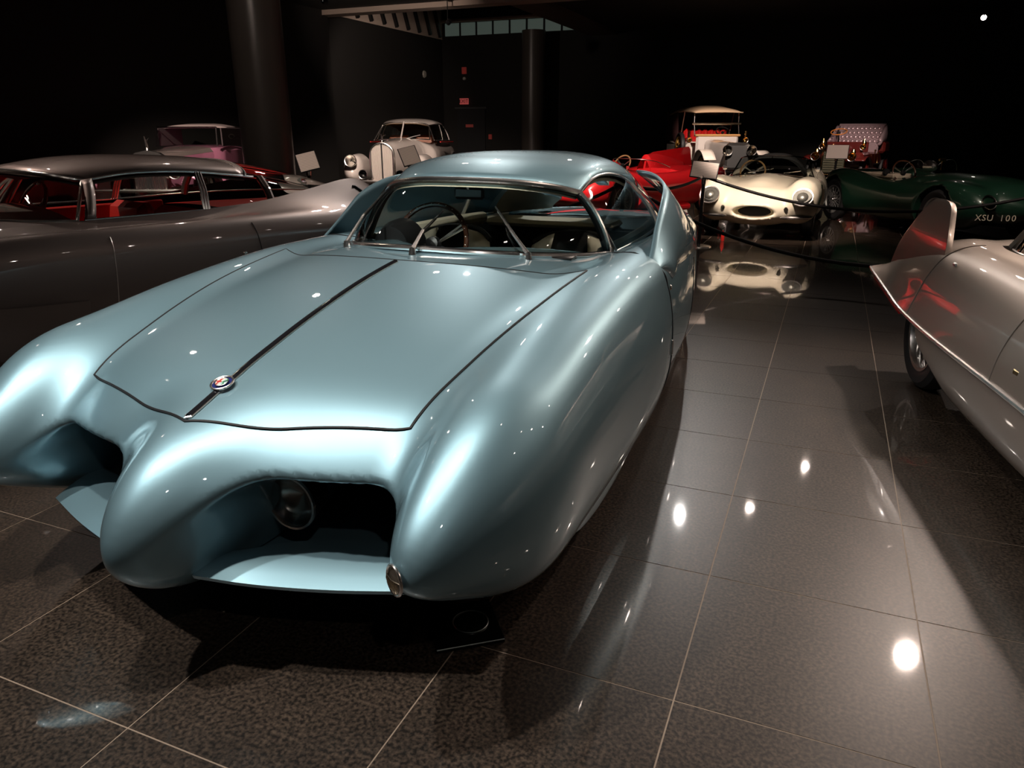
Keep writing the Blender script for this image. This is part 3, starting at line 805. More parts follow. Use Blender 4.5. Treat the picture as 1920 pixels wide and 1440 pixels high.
def greenhouse(parent, WBp, WTp, RAILp, BELTp, tz, roof_m, glass_m, trim_m, ws_bulge=.03, side_split=.5, roof_end=.55, inner=None, n=2.0, frame_r=.010, side_end=1.0, pillar=True, i0=0):
    wb, wt = spline(WBp, 20), spline(WTp, 20); rail, belt = spline(RAILp, 40), spline(BELTp, 40)
    y0 = rail[0][1]; ys = np.linspace(y0, rail[-1][1], 34)
    N = 32
    fr = spline(full(wt), N + 1); R_ = [[tuple(q) for q in fr]]
    tzf = lambda y: float(pchip(np.array([a for a, _ in tz]), np.array([b_ for _, b_ in tz]), y))
    for y in ys[1:]:
        uu = float(np.interp(y, rail[:, 1], rail[:, 0])); zr = float(np.interp(y, rail[:, 1], rail[:, 2])); zc = tzf(y); row = []
        for j in range(N + 1):
            an = PI * (1 - j / N); c = math.cos(an); s_ = math.sin(an)
            row.append((uu * abs(c) ** .86 * (1 if c >= 0 else -1), y, zr + max(zc - zr, .005) * s_ ** .86))
        R_.append(row)
    K = 5; base = R_[K]
    for i in range(1, K):
        t = i / K; R_[i] = [tuple(R_[0][j][k] * (1 - t) + base[j][k] * t + (.018 * math.sin(PI * t) * math.sin(PI * j / N) if k == 2 else 0) for k in range(3)) for j in range(N + 1)]
    re = int(len(R_) * roof_end)
    b = MB(); b.grid(R_[:re + 1]); o = b.build('roof', roof_m, parent); solid(o, .025, -1)
    if inner: b = MB(); b.grid([[(q[0] * .95, q[1], q[2] - .03) for q in r] for r in R_[:re + 1]]); b.build('headliner', inner, parent)
    b = MB(); b.grid(R_[re:]); b.build('rear_window', glass_m, parent)
    b = MB(); b.tube(R_[re], frame_r * .8, 6); b.build('rear_window_frame', chrome, parent)
    glass_patch([tuple(q) for q in full(wb)], [tuple(q) for q in full(wt)], ws_bulge, 'windscreen', parent, glass_m)
    ring = [tuple(q) for q in full(wb)] + [tuple(q) for q in full(wt)[::-1]]
    b = MB(); b.tube(ring, frame_r, 8, closed=True); b.build('windscreen_frame', chrome, parent)
    for s in (1, -1):
        A = [(s * q[0], q[1], q[2]) for q in belt]; B = [(s * q[0], q[1], q[2]) for q in rail]
        e = int(39 * side_end); i1 = int(e * side_split)
        if i0: q_ = glass_patch(A[:i0 + 1], B[:i0 + 1], .015, 'windscreen_pillar', parent, roof_m); solid(q_, .02, 0)
        glass_patch(A[i0:i1 + 1], B[i0:i1 + 1], .02, 'side_window', parent, glass_m); glass_patch(A[i1:e + 1], B[i1:e + 1], .02, 'quarter_window', parent, glass_m)
        if e < 39: glass_patch(A[e:], B[e:], .02, 'rear_side_window', parent, glass_m)
        b = MB(); b.tube(A, frame_r * .7, 6); b.tube(B[:max(e, 4)], frame_r * .7, 6); b.tube([A[i0], B[i0]], frame_r * .8, 6); b.build('side_window_frame', chrome, parent)
        if pillar:
            mid = Vector(A[i1]).lerp(Vector(B[i1]), .5) + Vector((s * .018, 0, 0))
            b = MB()
            for dy in (-.018, 0, .018): b.tube([(A[i1][0], A[i1][1] + dy, A[i1][2]), (mid.x, mid.y + dy, mid.z), (B[i1][0], B[i1][1] + dy, B[i1][2])], .008, 6)
            b.build('door_pillar', chrome, parent)
            mid = Vector(A[e]).lerp(Vector(B[e]), .5) + Vector((s * .018, 0, 0))
            b = MB(); b.tube([A[e], tuple(mid), B[e]], .026, 8); b.build('rear_pillar', roof_m, parent)
    return R_
def simple_seat(parent, u, y, m, z=.35, w=.5, h=.5, d=.5, lean=.2, name='seat'):
    b = MB(); b.box((u, y, z), (w, d, .16), bev=.05); b.build(name + '_cushion', m, parent)
    R = Matrix.Rotation(-lean, 3, 'X'); b = MB(); b.box((u, y + d / 2 + .02, z + h / 2 + .04), (w, .14, h), R, bev=.05); b.build(name + '_back', m, parent)
def textmesh(txt, size, m, parent, loc, rot, name='lettering', ext=.002, align='CENTER'):
    c = bpy.data.curves.new(name, 'FONT'); c.body = txt; c.size = size; c.extrude = ext; c.align_x = align; c.align_y = 'CENTER'; c.resolution_u = 3
    o = bpy.data.objects.new(name + '_tmp', c); COL.objects.link(o)
    me = bpy.data.meshes.new_from_object(o.evaluated_get(bpy.context.evaluated_depsgraph_get())); bpy.data.objects.remove(o)
    me.name = name; me.materials.clear(); me.materials.append(m)
    q = bpy.data.objects.new(name, me); COL.objects.link(q); q.parent = parent; q.location = loc; q.rotation_euler = rot
    return q
def lamp(parent, c, r, depth=.06, axis='y', name='headlight', bowl=None, lens=True, tilt=0):
    R = Matrix.Rotation(-tilt, 3, 'X')
    """round lamp facing -y"""
    b = MB(); b.lathe([(.001, depth), (r * .6, depth * .85), (r, depth * .25), (r * 1.04, 0)], c, axis, 22, R=R); o = b.build(name, bowl or chrome, parent)
    b = MB(); b.lathe([(r * .98, .004), (r * 1.07, 0), (r * 1.05, -.012), (r * .95, -.008)], c, axis, 26, R=R); b.build('lamp_rim', chrome, o)
    b = MB(); b.lathe([(.001, -.30 * r), (r * .5, -.24 * r), (r * .96, -.004)], c, axis, 22, R=R); b.build('lens', lens_m, o)
    return o
red_leather = mat('red_leather', (.42, .015, .012), .42)

# ================================================================== dark grey finned coupe (left)
taupe = paint('dark_taupe_paint', (.135, .105, .096), .65, .45)
taupe_l = taupe
grey = car_root('show_car', -4.1, -1.3, -.267, 'dark grey metallic finned show coupe with red interior left of the blue car')
ST = []
def g5(y, k):     # k: 10 values crest etc.
    ST.append((y, k))
g5(-3.0, [(.30, .62), (.36, .62), (.42, .60), (.48, .56), (.52, .50), (.54, .44), (.52, .36), (.48, .28), (.42, .22), (.3, .2)])
g5(-2.7, [(.45, .70), (.54, .71), (.62, .71), (.72, .70), (.79, .64), (.82, .54), (.80, .42), (.76, .30), (.68, .20), (.5, .17)])
g5(-2.2, [(.55, .80), (.62, .80), (.70, .80), (.80, .80), (.87, .74), (.90, .63), (.89, .48), (.84, .3), (.76, .19), (.6, .16)])
g5(-1.4, [(.64, .89), (.69, .88), (.75, .865), (.85, .865), (.92, .80), (.945, .68), (.935, .5), (.88, .3), (.80, .18), (.6, .15)])
g5(-.8, [(.655, .905), (.70, .885), (.76, .868), (.86, .868), (.925, .80), (.945, .68), (.935, .5), (.88, .3), (.80, .18), (.6, .15)])
g5(-.2, [(.655, .905), (.70, .89), (.76, .868), (.86, .86), (.92, .79), (.94, .67), (.93, .5), (.88, .3), (.80, .18), (.6, .15)])
g5(.3, [(.635, .925), (.69, .90), (.76, .875), (.86, .85), (.915, .78), (.93, .66), (.92, .5), (.87, .3), (.79, .18), (.6, .15)])
g5(.8, [(.60, .985), (.67, .93), (.75, .88), (.85, .825), (.90, .76), (.91, .65), (.90, .5), (.85, .3), (.77, .18), (.55, .16)])
g5(1.27, [(.55, 1.045), (.64, .965), (.73, .88), (.83, .79), (.87, .73), (.88, .63), (.87, .48), (.81, .32), (.73, .2), (.5, .18)])
g5(1.55, [(.50, .93), (.60, .88), (.70, .83), (.79, .76), (.83, .70), (.84, .6), (.82, .47), (.76, .34), (.66, .24), (.45, .22)])
g5(2.0, [(.36, .66), (.44, .66), (.54, .65), (.64, .62), (.69, .58), (.70, .52), (.68, .45), (.62, .38), (.52, .33), (.36, .32)])
yy5, sh5 = shell(grey, ST, 'body_side', taupe, n_y=110, n_c=44)
def deck(parent, m, yy, sh, ya, yb, crown, name, nseg=22, endz=None):
    """panel closing the top between the two side shells from ya to yb"""
    G = []
    for i, y in enumerate(yy):
        if y < ya or y > yb: continue
        u0, z0 = sh[i, 0]; cr = crown(y); G.append([(u0 * c, y, z0 + cr * (1 - c * c)) for c in np.linspace(-1, 1, nseg)])
    b = MB(); b.grid(G); return b.build(name, m, parent)
deck(grey, taupe, yy5, sh5, -3.0, -.80, lambda y: .06, 'bonnet')
# tail deck hangs between the fins
G = []
for i, y in enumerate(yy5):
    if y < 1.3: continue
    u0, z0 = sh5[i, 0]; zd = float(np.interp(y, [1.3, 1.6, 2.0], [.86, .80, .66])); u1 = min(u0, .6) - .03
    G.append([(u1 * c, y, zd + .02 * (1 - c * c) + (max(0, z0 - zd) * abs(c) ** 8)) for c in np.linspace(-1, 1, 24)])
b = MB(); b.grid(G); b.build('tail_deck', taupe, grey)
nose = sh5[0]; b = MB(); b.grid([[(q[0] * c, yy5[0] - .10 * (1 - c * c), q[1]) for c in np.linspace(-1, 1, 15)] for q in nose]); b.build('nose_panel', taupe, grey)
tl = sh5[-1]; b = MB(); b.grid([[(q[0] * c, yy5[-1] + .05 * (1 - c * c), q[1]) for c in np.linspace(-1, 1, 15)] for q in tl]); b.build('tail_panel', taupe, grey)
greenhouse(grey, [(0, -1.45, .955), (.25, -1.38, .945), (.47, -1.18, .925), (.60, -.98, .91), (.65, -.83, .905)],
    [(0, -.99, 1.175), (.24, -.95, 1.17), (.41, -.83, 1.145), (.485, -.70, 1.11)],
    [(.485, -.70, 1.11), (.51, -.45, 1.142), (.51, -.1, 1.14), (.49, .25, 1.105), (.45, .6, 1.06), (.38, 1.0, 1.0), (.27, 1.4, .935)],
    [(.65, -.79, .905), (.65, -.4, .905), (.63, 0, .905), (.60, .35, .915), (.53, .8, .92), (.42, 1.15, .915), (.29, 1.45, .905)],
    [(-1.0, 1.175), (-.7, 1.222), (-.35, 1.243), (.1, 1.225), (.5, 1.175), (1.0, 1.07), (1.4, .955)], taupe, clear, cream, side_split=.62, roof_end=.52, side_end=.58, i0=1, inner=mat('grey_cloth', (.25, .2, .19), .8))
for u in (.32, -.32): simple_seat(grey, u, -.35, red_leather, z=.45, w=.5, h=.42)
b = MB(); b.grid([[(c * (.54 - .30 * max(0, (y - .4)) ** 1.3), y, .855 + .02 * (1 - c * c)) for c in np.linspace(-1, 1, 9)] for y in np.linspace(.3, 1.38, 12)]); b.box((0, .25, .62), (1.05, .06, .40), bev=.02); b.build('rear_shelf', red_leather, grey)
b = MB(); b.box((0, -.45, .22), (1.15, 1.7, .03)); b.build('cabin_floor', red_leather, grey, smooth=False)
for s in (1, -1):
    b = MB(); b.box((s * .61, -.25, .60), (.03, 1.15, .56), bev=.01); b.build('door_panel', red_leather, grey)
b = MB(); b.box((0, -1.12, .82), (1.06, .28, .12), bev=.05); b.build('dashboard', mat('dash_grey', (.2, .18, .17), .6), grey)
red_rim = mat('red_plastic', (.35, .03, .02), .2, coat=1)
steering(grey, (-.30, -.72, .90), .19, math.radians(62), red_rim, silver_sp)
g_seam = mat('seam_light', (.55, .48, .44), .3, .8)
def shell_line(parent, yy, sh, y, j0, j1, name, m, r=.003, s=1, skew=0):
    P = []
    for j in range(j0, j1):
        t = (j - j0) / max(1, j1 - j0 - 1); yq = y + skew * math.sin(t * 1.6)
        u = np.interp(yq, yy, sh[:, j, 0]); z = np.interp(yq, yy, sh[:, j, 1]); P.append((s * (u + .0015), yq, z + .001))
    b = MB(); b.tube(P, r, 6); return b.build(name, m, parent)
for s in (1, -1):
    shell_line(grey, yy5, sh5, -.78, 10, 34, 'door_shut_line', g_seam, .0028, s, -.03)
    shell_line(grey, yy5, sh5, .12, 10, 34, 'door_shut_line', gap_m, .0028, s, .06)
    u = np.interp(.02, yy5, sh5[:, 17, 0]); z = np.interp(.02, yy5, sh5[:, 17, 1])
    b = MB(); b.lathe([(.001, .014), (.012, .012), (.016, 0)], (s * u, .02, z), 'x', 14); b.box((s * (u + .004), .02, z - .035), (.012, .016, .02), bev=.003); b.build('door_handle', chrome, grey)
    # slot near the tip of the fin
    P0, P1 = Vector((.0, 1.30, 0)), Vector((.0, 1.42, 0))
    b = MB(); q = []
    for t in np.linspace(0, 1, 10):
        y = 1.20 + .18 * t; j = 3 + 7 * t; u = np.interp(y, yy5, sh5[:, int(j), 0]); z = np.interp(y, yy5, sh5[:, int(j), 1]); q.append((s * (u + .003), y, z + .004))
    b.tube(q, .008, 6); b.build('fin_slot', gap_m, grey)
    # side scoop behind the front wheel: recessed scallop with a bright lip
    G = []
    for t in np.linspace(0, 1, 14):
        y = -1.42 + .46 * t; G.append([(s * (np.interp(y, yy5, sh5[:, j, 0]) + .004 + .018 * math.sin(PI * t)), y, np.interp(y, yy5, sh5[:, j, 1]) - .03 * t) for j in range(21, 33)])
    b = MB(); b.grid(G); b.build('side_scoop', taupe, grey)
    wheel(grey, (s * .70, -1.75, .32), .32, .15, .2, s, wire=True); wheel(grey, (s * .68, .95, .32), .32, .15, .2, s, wire=True)
for u in (.28, -.1):
    b = MB(); b.tube([(u, -1.40, .955), (u - .12, -1.25, 1.02), (u - .24, -1.14, 1.09)], .005, 6); b.build('wiper', chrome, grey)

# ================================================================== pale beige finned coupe (right)
beige = paint('pearl_beige_paint', (.50, .42, .36), .6, .38)
pearl = car_root('show_car', 1.7795, -1.9306, .187, 'pale beige finned show coupe with chrome side strip, at the right edge')
ST = []
g5(-2.6, [(.3, .60), (.38, .61), (.46, .6), (.52, .57), (.56, .52), (.58, .46)])
g5(-2.2, [(.5, .68), (.6, .70), (.69, .69), (.76, .64), (.80, .56), (.82, .48)])
g5(-1.4, [(.60, .80), (.70, .81), (.79, .78), (.86, .69), (.895, .58), (.91, .48)])
g5(-.7, [(.64, .87), (.73, .845), (.81, .79), (.87, .69), (.905, .58), (.92, .48)])
g5(0, [(.645, .875), (.73, .845), (.81, .785), (.865, .69), (.90, .58), (.915, .475)])
g5(.8, [(.63, .865), (.72, .845), (.80, .785), (.855, .68), (.89, .56), (.91, .465)])
g5(1.3, [(.50, .85), (.66, .845), (.77, .79), (.835, .69), (.875, .57), (.905, .475)])
g5(1.7, [(.36, .80), (.58, .80), (.72, .76), (.80, .68), (.86, .59), (.90, .525)])
g5(2.0, [(.25, .70), (.5, .70), (.68, .68), (.78, .645), (.85, .60), (.90, .565)])
g5(2.1, [(.2, .62), (.45, .62), (.64, .615), (.76, .60), (.84, .585), (.89, .575)])
yy9, sh9 = shell(pearl, ST, 'body_side', beige, n_y=110, n_c=36)
deck(pearl, beige, yy9, sh9, -2.6, -.72, lambda y: .06, 'bonnet')
deck(pearl, beige, yy9, sh9, 1.05, 2.1, lambda y: .02, 'tail_deck')
q9 = sh9[0]; b = MB(); b.grid([[(q[0] * c, yy9[0] - .12 * (1 - c * c), q[1]) for c in np.linspace(-1, 1, 15)] for q in q9]); b.build('nose_panel', beige, pearl)
ST = []
g5(-2.3, [(.70, .46), (.68, .38), (.62, .26), (.5, .2), (.3, .18)])
g5(-1.4, [(.885, .465), (.87, .37), (.84, .24), (.77, .15), (.6, .13)])
g5(0, [(.895, .46), (.88, .36), (.845, .23), (.785, .145), (.6, .13)])
g5(.75, [(.89, .45), (.875, .35), (.835, .23), (.775, .15), (.6, .13)])
g5(1.12, [(.885, .455), (.88, .42), (.865, .36), (.83, .30), (.7, .28)])
shell(pearl, ST, 'lower_side', beige, n_y=70, n_c=24)
for s in (1, -1):
    P = [(s * (sh9[i, -1, 0] + .004), yy9[i], sh9[i, -1, 1] - .008) for i in range(len(yy9)) if yy9[i] > -2.3]
    b = MB(); b.tube(P, .010, 8); b.build('side_strip', chrome, pearl)
    # flange that returns under the crease at the tail, with the red reflector
    G = [[(s * (sh9[i, -1, 0] - .12 * t), yy9[i] - .0 * t, sh9[i, -1, 1] - .015 - .07 * t) for t in (0, .4, 1)] for i in range(len(yy9)) if yy9[i] > 1.0]
    b = MB(); b.grid(G); b.build('tail_flange', beige, pearl)
    P = [(s * (sh9[i, -1, 0] + .001), yy9[i], sh9[i, -1, 1] - .026) for i in range(len(yy9)) if 1.3 < yy9[i] < 1.95]
    b = MB(); b.tube(P, .009, 6); b.build('tail_reflector', mat('red_lens', (.5, .01, .01), .15, coat=1), pearl)
    # small rounded fin
    out = spline([(1.17, .74), (1.21, .85), (1.29, .95), (1.35, 1.005), (1.42, 1.03), (1.55, 1.035), (1.65, 1.02), (1.74, .965), (1.86, .85), (1.98, .73), (2.07, .60)], 60)
    basep = [(1.17 + .90 * t, .74 - .14 * t) for t in np.linspace(0, 1, 60)]
    G = []
    for t in np.linspace(0, 1, 16):
        row = []
        for a, c in zip(out, basep):
            y = a[0] * t + c[0] * (1 - t); z = a[1] * t + c[1] * (1 - t)
            u = .765 - (z - .68) * .14 + .02 * math.sin(PI * min(1, max(0, (z - .6) / .45)))
            row.append((s * u, y, z))
        G.append(row)
    b = MB(); b.grid(G); o = b.build('tail_fin', beige, pearl); solid(o, .028, 0)
    bv = o.modifiers.new('round', 'BEVEL'); bv.width = .011; bv.segments = 3; bv.limit_method = 'ANGLE'
    shell_line(pearl, yy9, sh9, 1.10, 4, 36, 'door_shut_line', g_seam, .003, s, .10)
    shell_line(pearl, yy9, sh9, .02, 4, 36, 'door_shut_line', g_seam, .003, s, .05)
    u = np.interp(.95, yy9, sh9[:, 14, 0]); z = np.interp(.95, yy9, sh9[:, 14, 1])
    b = MB(); b.box((s * (u + .006), .95, z), (.014, .045, .022), bev=.006); b.build('door_handle', chrome, pearl)
    b = MB(); b.box((s * .90, -.10, .535), (.012, .05, .075), bev=.006); b.build('side_badge', mat('gold_badge', (.75, .6, .35), .25, 1.0), pearl)
    for k in range(7):
        b = MB(); b.box((s * .905, -.24 - .055 * k, .505), (.008, .032, .030), bev=.003); b.build('script_letter', chrome, pearl)
    wheel(pearl, (s * .67, 1.44, .33), .33, .15, .225, s, wire=True); wheel(pearl, (s * .70, -1.1, .33), .33, .15, .225, s, wire=True)
greenhouse(pearl, [(0, -1.35, .93), (.25, -1.28, .92), (.48, -1.05, .90), (.62, -.80, .88)], [(0, -.80, 1.17), (.25, -.76, 1.165), (.42, -.66, 1.15), (.49, -.55, 1.12)],
    [(.49, -.55, 1.12), (.52, -.2, 1.17), (.52, .2, 1.165), (.50, .55, 1.13), (.46, .85, 1.06), (.38, 1.05, .98), (.27, 1.22, .89)],
    [(.64, -.72, .88), (.645, .0, .875), (.63, .5, .868), (.60, .85, .86), (.52, 1.06, .855), (.36, 1.24, .85), (.25, 1.3, .85)],
    [(-.8, 1.17), (-.4, 1.23), (0, 1.25), (.5, 1.2), (.9, 1.10), (1.22, .92)], beige, clear, cream, side_split=.62, roof_end=.6, side_end=.8, inner=mat('brown_cloth', (.12, .05, .03), .8))
tan = mat('tan_leather', (.28, .09, .045), .45)
for u in (.32, -.32): simple_seat(pearl, u, -.1, tan, z=.42, w=.5, h=.42)
b = MB(); b.box((0, .75, .78), (1.0, .8, .05), bev=.02); b.box((0, .2, .22), (1.1, 1.8, .03)); b.build('rear_shelf', tan, pearl)

# ================================================================== generic implicit car body
def sdf_body(root, f, umax, y0, y1, z0, z1, h, m, name='body'):
    V, Q = surf_net(f, umax, y0, y1, z0, z1, h); fast_mesh(name, V, Q, m, root); return bvh(V, Q)
def ell(uc, yc, zc_, a, b_, c):
    def f(u, y, z): return (np.sqrt(((u - uc) / a) ** 2 + ((y - yc) / b_) ** 2 + ((z - zc_) / c) ** 2) - 1) * min(a, b_, c)
    return f

# ------------------------------------------------------------------ cream open sports car
cream_p = mat('cream_paint', (.80, .73, .57), .35, 0, 1.0, .02)
xk = car_root('sports_car', -.66, 5.87, -.03, 'cream open sports car with oval grille facing the camera behind the rope')
def xk_body():
    hull = pod([(-.84, 0, .38, .38, .38, .13, .17), (-.5, 0, .42, .56, .56, .25, .24), (0, 0, .45, .64, .64, .29, .27), (.7, 0, .46, .68, .68, .31, .28), (1.4, 0, .46, .72, .72, .29, .28), (2.3, 0, .47, .7, .7, .32, .28), (2.7, 0, .48, .5, .5, .26, .2), (2.95, 0, .48, .3, .3, .15, .12)], r0=.35, r1=.4, n=2.4)
    fen = pod([(-.74, .54, .50, .17, .19, .22, .2), (-.4, .56, .52, .2, .22, .27, .3), (0, .58, .52, .2, .23, .28, .3), (.6, .58, .50, .2, .22, .25, .3), (1.2, .58, .48, .2, .20, .24, .28), (2.2, .54, .50, .2, .20, .32, .3), (2.7, .44, .5, .2, .16, .26, .22), (2.95, .36, .48, .15, .13, .15, .12)], r0=.32, r1=.4, n=2.2)
    bulge = pod([(-.5, 0, .5, .2, .2, .16, .2), (.1, 0, .52, .24, .24, .26, .2), (.7, 0, .54, .26, .26, .26, .2)], r0=.3, r1=.1, n=2)
    mouth = ell(0, -.84, .375, .275, .35, .080); cock = boxf(-1, .50, .95, 1.75, .30, 2)
    def f(u, y, z):
        d = smin(smin(hull(u, y, z), fen(u, y, z), .10), bulge(u, y, z), .08)
        d = smax(d, -mouth(u, y, z), .015); d = smax(d, -cock(u, y, z), .02)
        for yc in (0, 2.29): d = np.maximum(d, -cylf(yc, .32, .36, .54, .95)(u, y, z))
        return d
    return sdf_body(xk, f, .95, -.95, 3.3, .1, .95, .028, cream_p)
xt = xk_body()
b = MB(); b.lathe([(.001, .0), (.25, .0)], (0, -.62, .375), 'y', 24); b.v = [(x, y, .375 + (z - .375) * .24) for x, y, z in b.v]; b.build('grille', black_m, xk)
for s in (1, -1):
    h = xt.ray_cast(Vector((s * .585, -2, .575)), Vector((0, 1, 0))); c_ = h[0] + h[1] * .006; Rq = Matrix.Rotation(-.62, 3, 'X')
    b = MB(); b.lathe([(.112, .02), (.132, .004), (.130, -.012), (.114, -.010)], c_, 'y', 32, R=Rq); hl = b.build('headlight', chrome, xk)
    b = MB(); b.lathe([(.001, -.004), (.112, -.006)], c_, 'y', 28, R=Rq); b.build('lamp_bowl', mat('lamp_grey', (.16, .16, .15), .3, .5), hl)
    b = MB(); b.lathe([(.001, -.034), (.045, -.030), (.068, -.012), (.072, .0)], c_, 'y', 24, R=Rq); b.build('inner_lamp', mat('dull_reflector', (.3, .3, .28), .35, .8), hl)
    b = MB(); b.lathe([(.001, -.058), (.065, -.048), (.114, -.012)], c_, 'y', 28, R=Rq); b.build('lens', lens_m, hl)
    h = xt.ray_cast(Vector((s * .40, -2, .42)), Vector((0, 1, 0))); y_ = h[0].y if h[0] else -.75
    lamp(xk, (s * .40, y_, .42), .026, .02, name='side_light')
    P = [xt.ray_cast(Vector((s * u, -2, .315)), Vector((0, 1, 0)))[0] for u in np.linspace(.34, .72, 10)]
    P = [(q.x, q.y - .035, q.z) for q in P if q is not None]
    b = MB(); b.tube(P, [.006] + [.022] * (len(P) - 2) + [.010], 8); b.build('quarter_bumper', chrome, xk)
    wheel(xk, (s * .655, 0, .32), .32, .16, .21, s, wire=True); wheel(xk, (s * .655, 2.29, .32), .32, .16, .21, s, wire=True)
    b = MB(); b.box((s * .66, .82, .86), (.08, .05, .06), bev=.02); b.tube([(s * .64, .85, .72), (s * .66, .84, .84)], .008, 6); b.build('door_mirror', chrome, xk)
WBx = spline([(0, .70, .79), (.3, .76, .775), (.52, .92, .745), (.60, 1.1, .73)], 16); WTx = spline([(0, .98, 1.035), (.27, 1.0, 1.03), (.42, 1.10, 1.01), (.48, 1.2, .985)], 16)
glass_patch([tuple(q) for q in full(WBx)], [tuple(q) for q in full(WTx)], .02, 'windscreen', xk, glass('xk_glass', (.55, .58, .55)))
b = MB(); b.tube([tuple(q) for q in full(WBx)] + [tuple(q) for q in full(WTx)[::-1]], .010, 6, closed=True); b.tube([WBx[0], WTx[0]], .006, 6); b.build('windscreen_frame', mat('dark_frame', (.14, .12, .11), .15, 1.0), xk)
b = MB()
ht = [[(.47 * c, y, .74 + (hh - .74) * (1 - abs(c) ** 3.0)) for c in np.linspace(-1, 1, 17)] for y, hh in ((1.05, 1.0), (1.2, 1.045), (1.6, 1.06), (2.0, 1.0), (2.35, .84))]
b.grid(ht); b.build('soft_top', mat('black_canvas', (.02, .02, .02), .9), xk)
steering(xk, (-.27, 1.02, .80), .18, math.radians(65), mat('tan_wood', (.35, .2, .09), .3, coat=1), silver_sp)
b = MB(); b.tube([(-.30, .72, .80), (0, .84, .85), (.04, .86, .86)], .006, 5); b.tube([(.20, .74, .80), (.42, .88, .83)], .006, 5); b.build('wiper', chrome, xk)
b = MB(); b.box((0, 1.35, .55), (1.0, .75, .25), bev=.05); b.build('seat', leather, xk)

# ------------------------------------------------------------------ dark green racing car
green = paint('dark_green_paint', (.010, .040, .023), .15, .32)
ct = car_root('sports_car', 2.135, 6.4685, .537, 'dark green open racing car with twin aero screens behind the beige coupe')
def ct_body():
    hull = pod([(-.95, 0, .46, .36, .36, .14, .17), (-.6, 0, .50, .52, .52, .26, .28), (0, 0, .50, .60, .60, .33, .3), (.7, 0, .50, .66, .66, .33, .3), (1.3, 0, .47, .70, .70, .28, .28), (2.0, 0, .48, .70, .70, .28, .28), (2.7, 0, .5, .55, .55, .3, .25), (3.15, 0, .5, .3, .3, .18, .15)], r0=.4, r1=.45, n=2.3)
    fen = pod([(-.75, .56, .46, .17, .18, .2, .2), (-.35, .58, .48, .2, .2, .26, .3), (0, .58, .48, .2, .21, .29, .3), (.7, .58, .43, .2, .18, .22, .25), (1.4, .58, .42, .2, .17, .26, .25), (2.3, .58, .46, .2, .22, .36, .3), (2.9, .48, .48, .2, .18, .28, .22), (3.12, .4, .48, .15, .15, .18, .14)], r0=.35, r1=.4, n=2.2)
    cock = boxf(-1, .46, 1.35, 2.15, .3, 2)
    def f(u, y, z):
        d = smin(hull(u, y, z), fen(u, y, z), .10)
        d = smax(d, -cock(u, y, z), .03)
        for yc in (0, 2.44): d = np.maximum(d, -cylf(yc, .33, .38, .52, .95)(u, y, z))
        return d
    return sdf_body(ct, f, .95, -1.1, 3.3, .12, .95, .028, green)
ctt = ct_body()
for s in (1, -1):
    wheel(ct, (s * .65, 0, .33), .33, .15, .22, s, wire=True, spoke_m=mat('grey_alloy', (.35, .35, .34), .4, .8)); wheel(ct, (s * .65, 2.44, .33), .33, .15, .22, s, wire=True, spoke_m=MATS['grey_alloy'])
    h = ctt.ray_cast(Vector((s * .55, -2, .56)), Vector((0, 1, 0))); y_ = h[0].y if h[0] else -.7
    lamp(ct, (s * .55, y_ - .01, .555), .09, .05, tilt=.5)
    # folding aero screen
    P = [(s * .26 + .17 * math.cos(a), 1.12 + .06 * abs(math.cos(a)), .83 + .16 * math.sin(a)) for a in np.linspace(0, PI, 22)]
    b = MB(); b.add(P + [(s * .26, 1.12, .83)], [[i, i + 1, 22] for i in range(21)]); sc_ = b.build('aero_screen', clear, ct)
    b = MB(); b.tube(P, .004, 5); b.build('screen_rim', chrome, sc_)
b = MB(); b.lathe([(.001, -.12), (.05, -.1), (.08, -.03), (.085, .05), (.03, .12)], (-.1, 1.05, .90), 'y', 20); b.build('scuttle_mirror', chrome, ct)
b = MB(); b.box((.05, 1.02, .99), (.12, .03, .05), bev=.015); b.tube([(.05, 1.02, .85), (.05, 1.02, .97)], .008, 6); b.build('rear_view_mirror', mat('amber_brass', (.8, .45, .15), .2, 1.0), ct)
b = MB(); b.box((-.25, 1.75, .68), (.40, .75, .2), bev=.06); b.build('seat', mat('pale_leather', (.55, .45, .35), .5), ct)
b = MB(); b.box((-.48, 1.7, .75), (.05, .85, .07), bev=.02); b.build('cockpit_rail', MATS['pale_leather'], ct)
b = MB(); b.lathe([(.001, -.03), (.045, -.02), (.055, .02), (.001, .03)], (-.5, 1.45, .80), 'y', 18); b.build('filler_cap', black_m, ct)
steering(ct, (-.25, 1.40, .80), .18, math.radians(65), wood, silver_sp)
plate_w = mat('plate_letters', (.62, .58, .45), .4)
h = ctt.ray_cast(Vector((-.40, -3, .40)), Vector((0, 1, 0)))
for k_, ch_ in enumerate('XSU 100'):
    if ch_ != ' ': textmesh(ch_, .105, plate_w, ct, (-.47 + (k_ - 3) * .066 * math.cos(.35), (h[0].y if h[0] else -.85) - .05 - (k_ - 3) * .066 * math.sin(.35), .37), (PI / 2, 0, -.35), 'plate_letter')
for k in range(9):
    b = MB(); b.box((-.16 + .04 * k, -.93, .44), (.01, .02, .16)); b.build('grille_slat', silver_sp, ct, smooth=False)

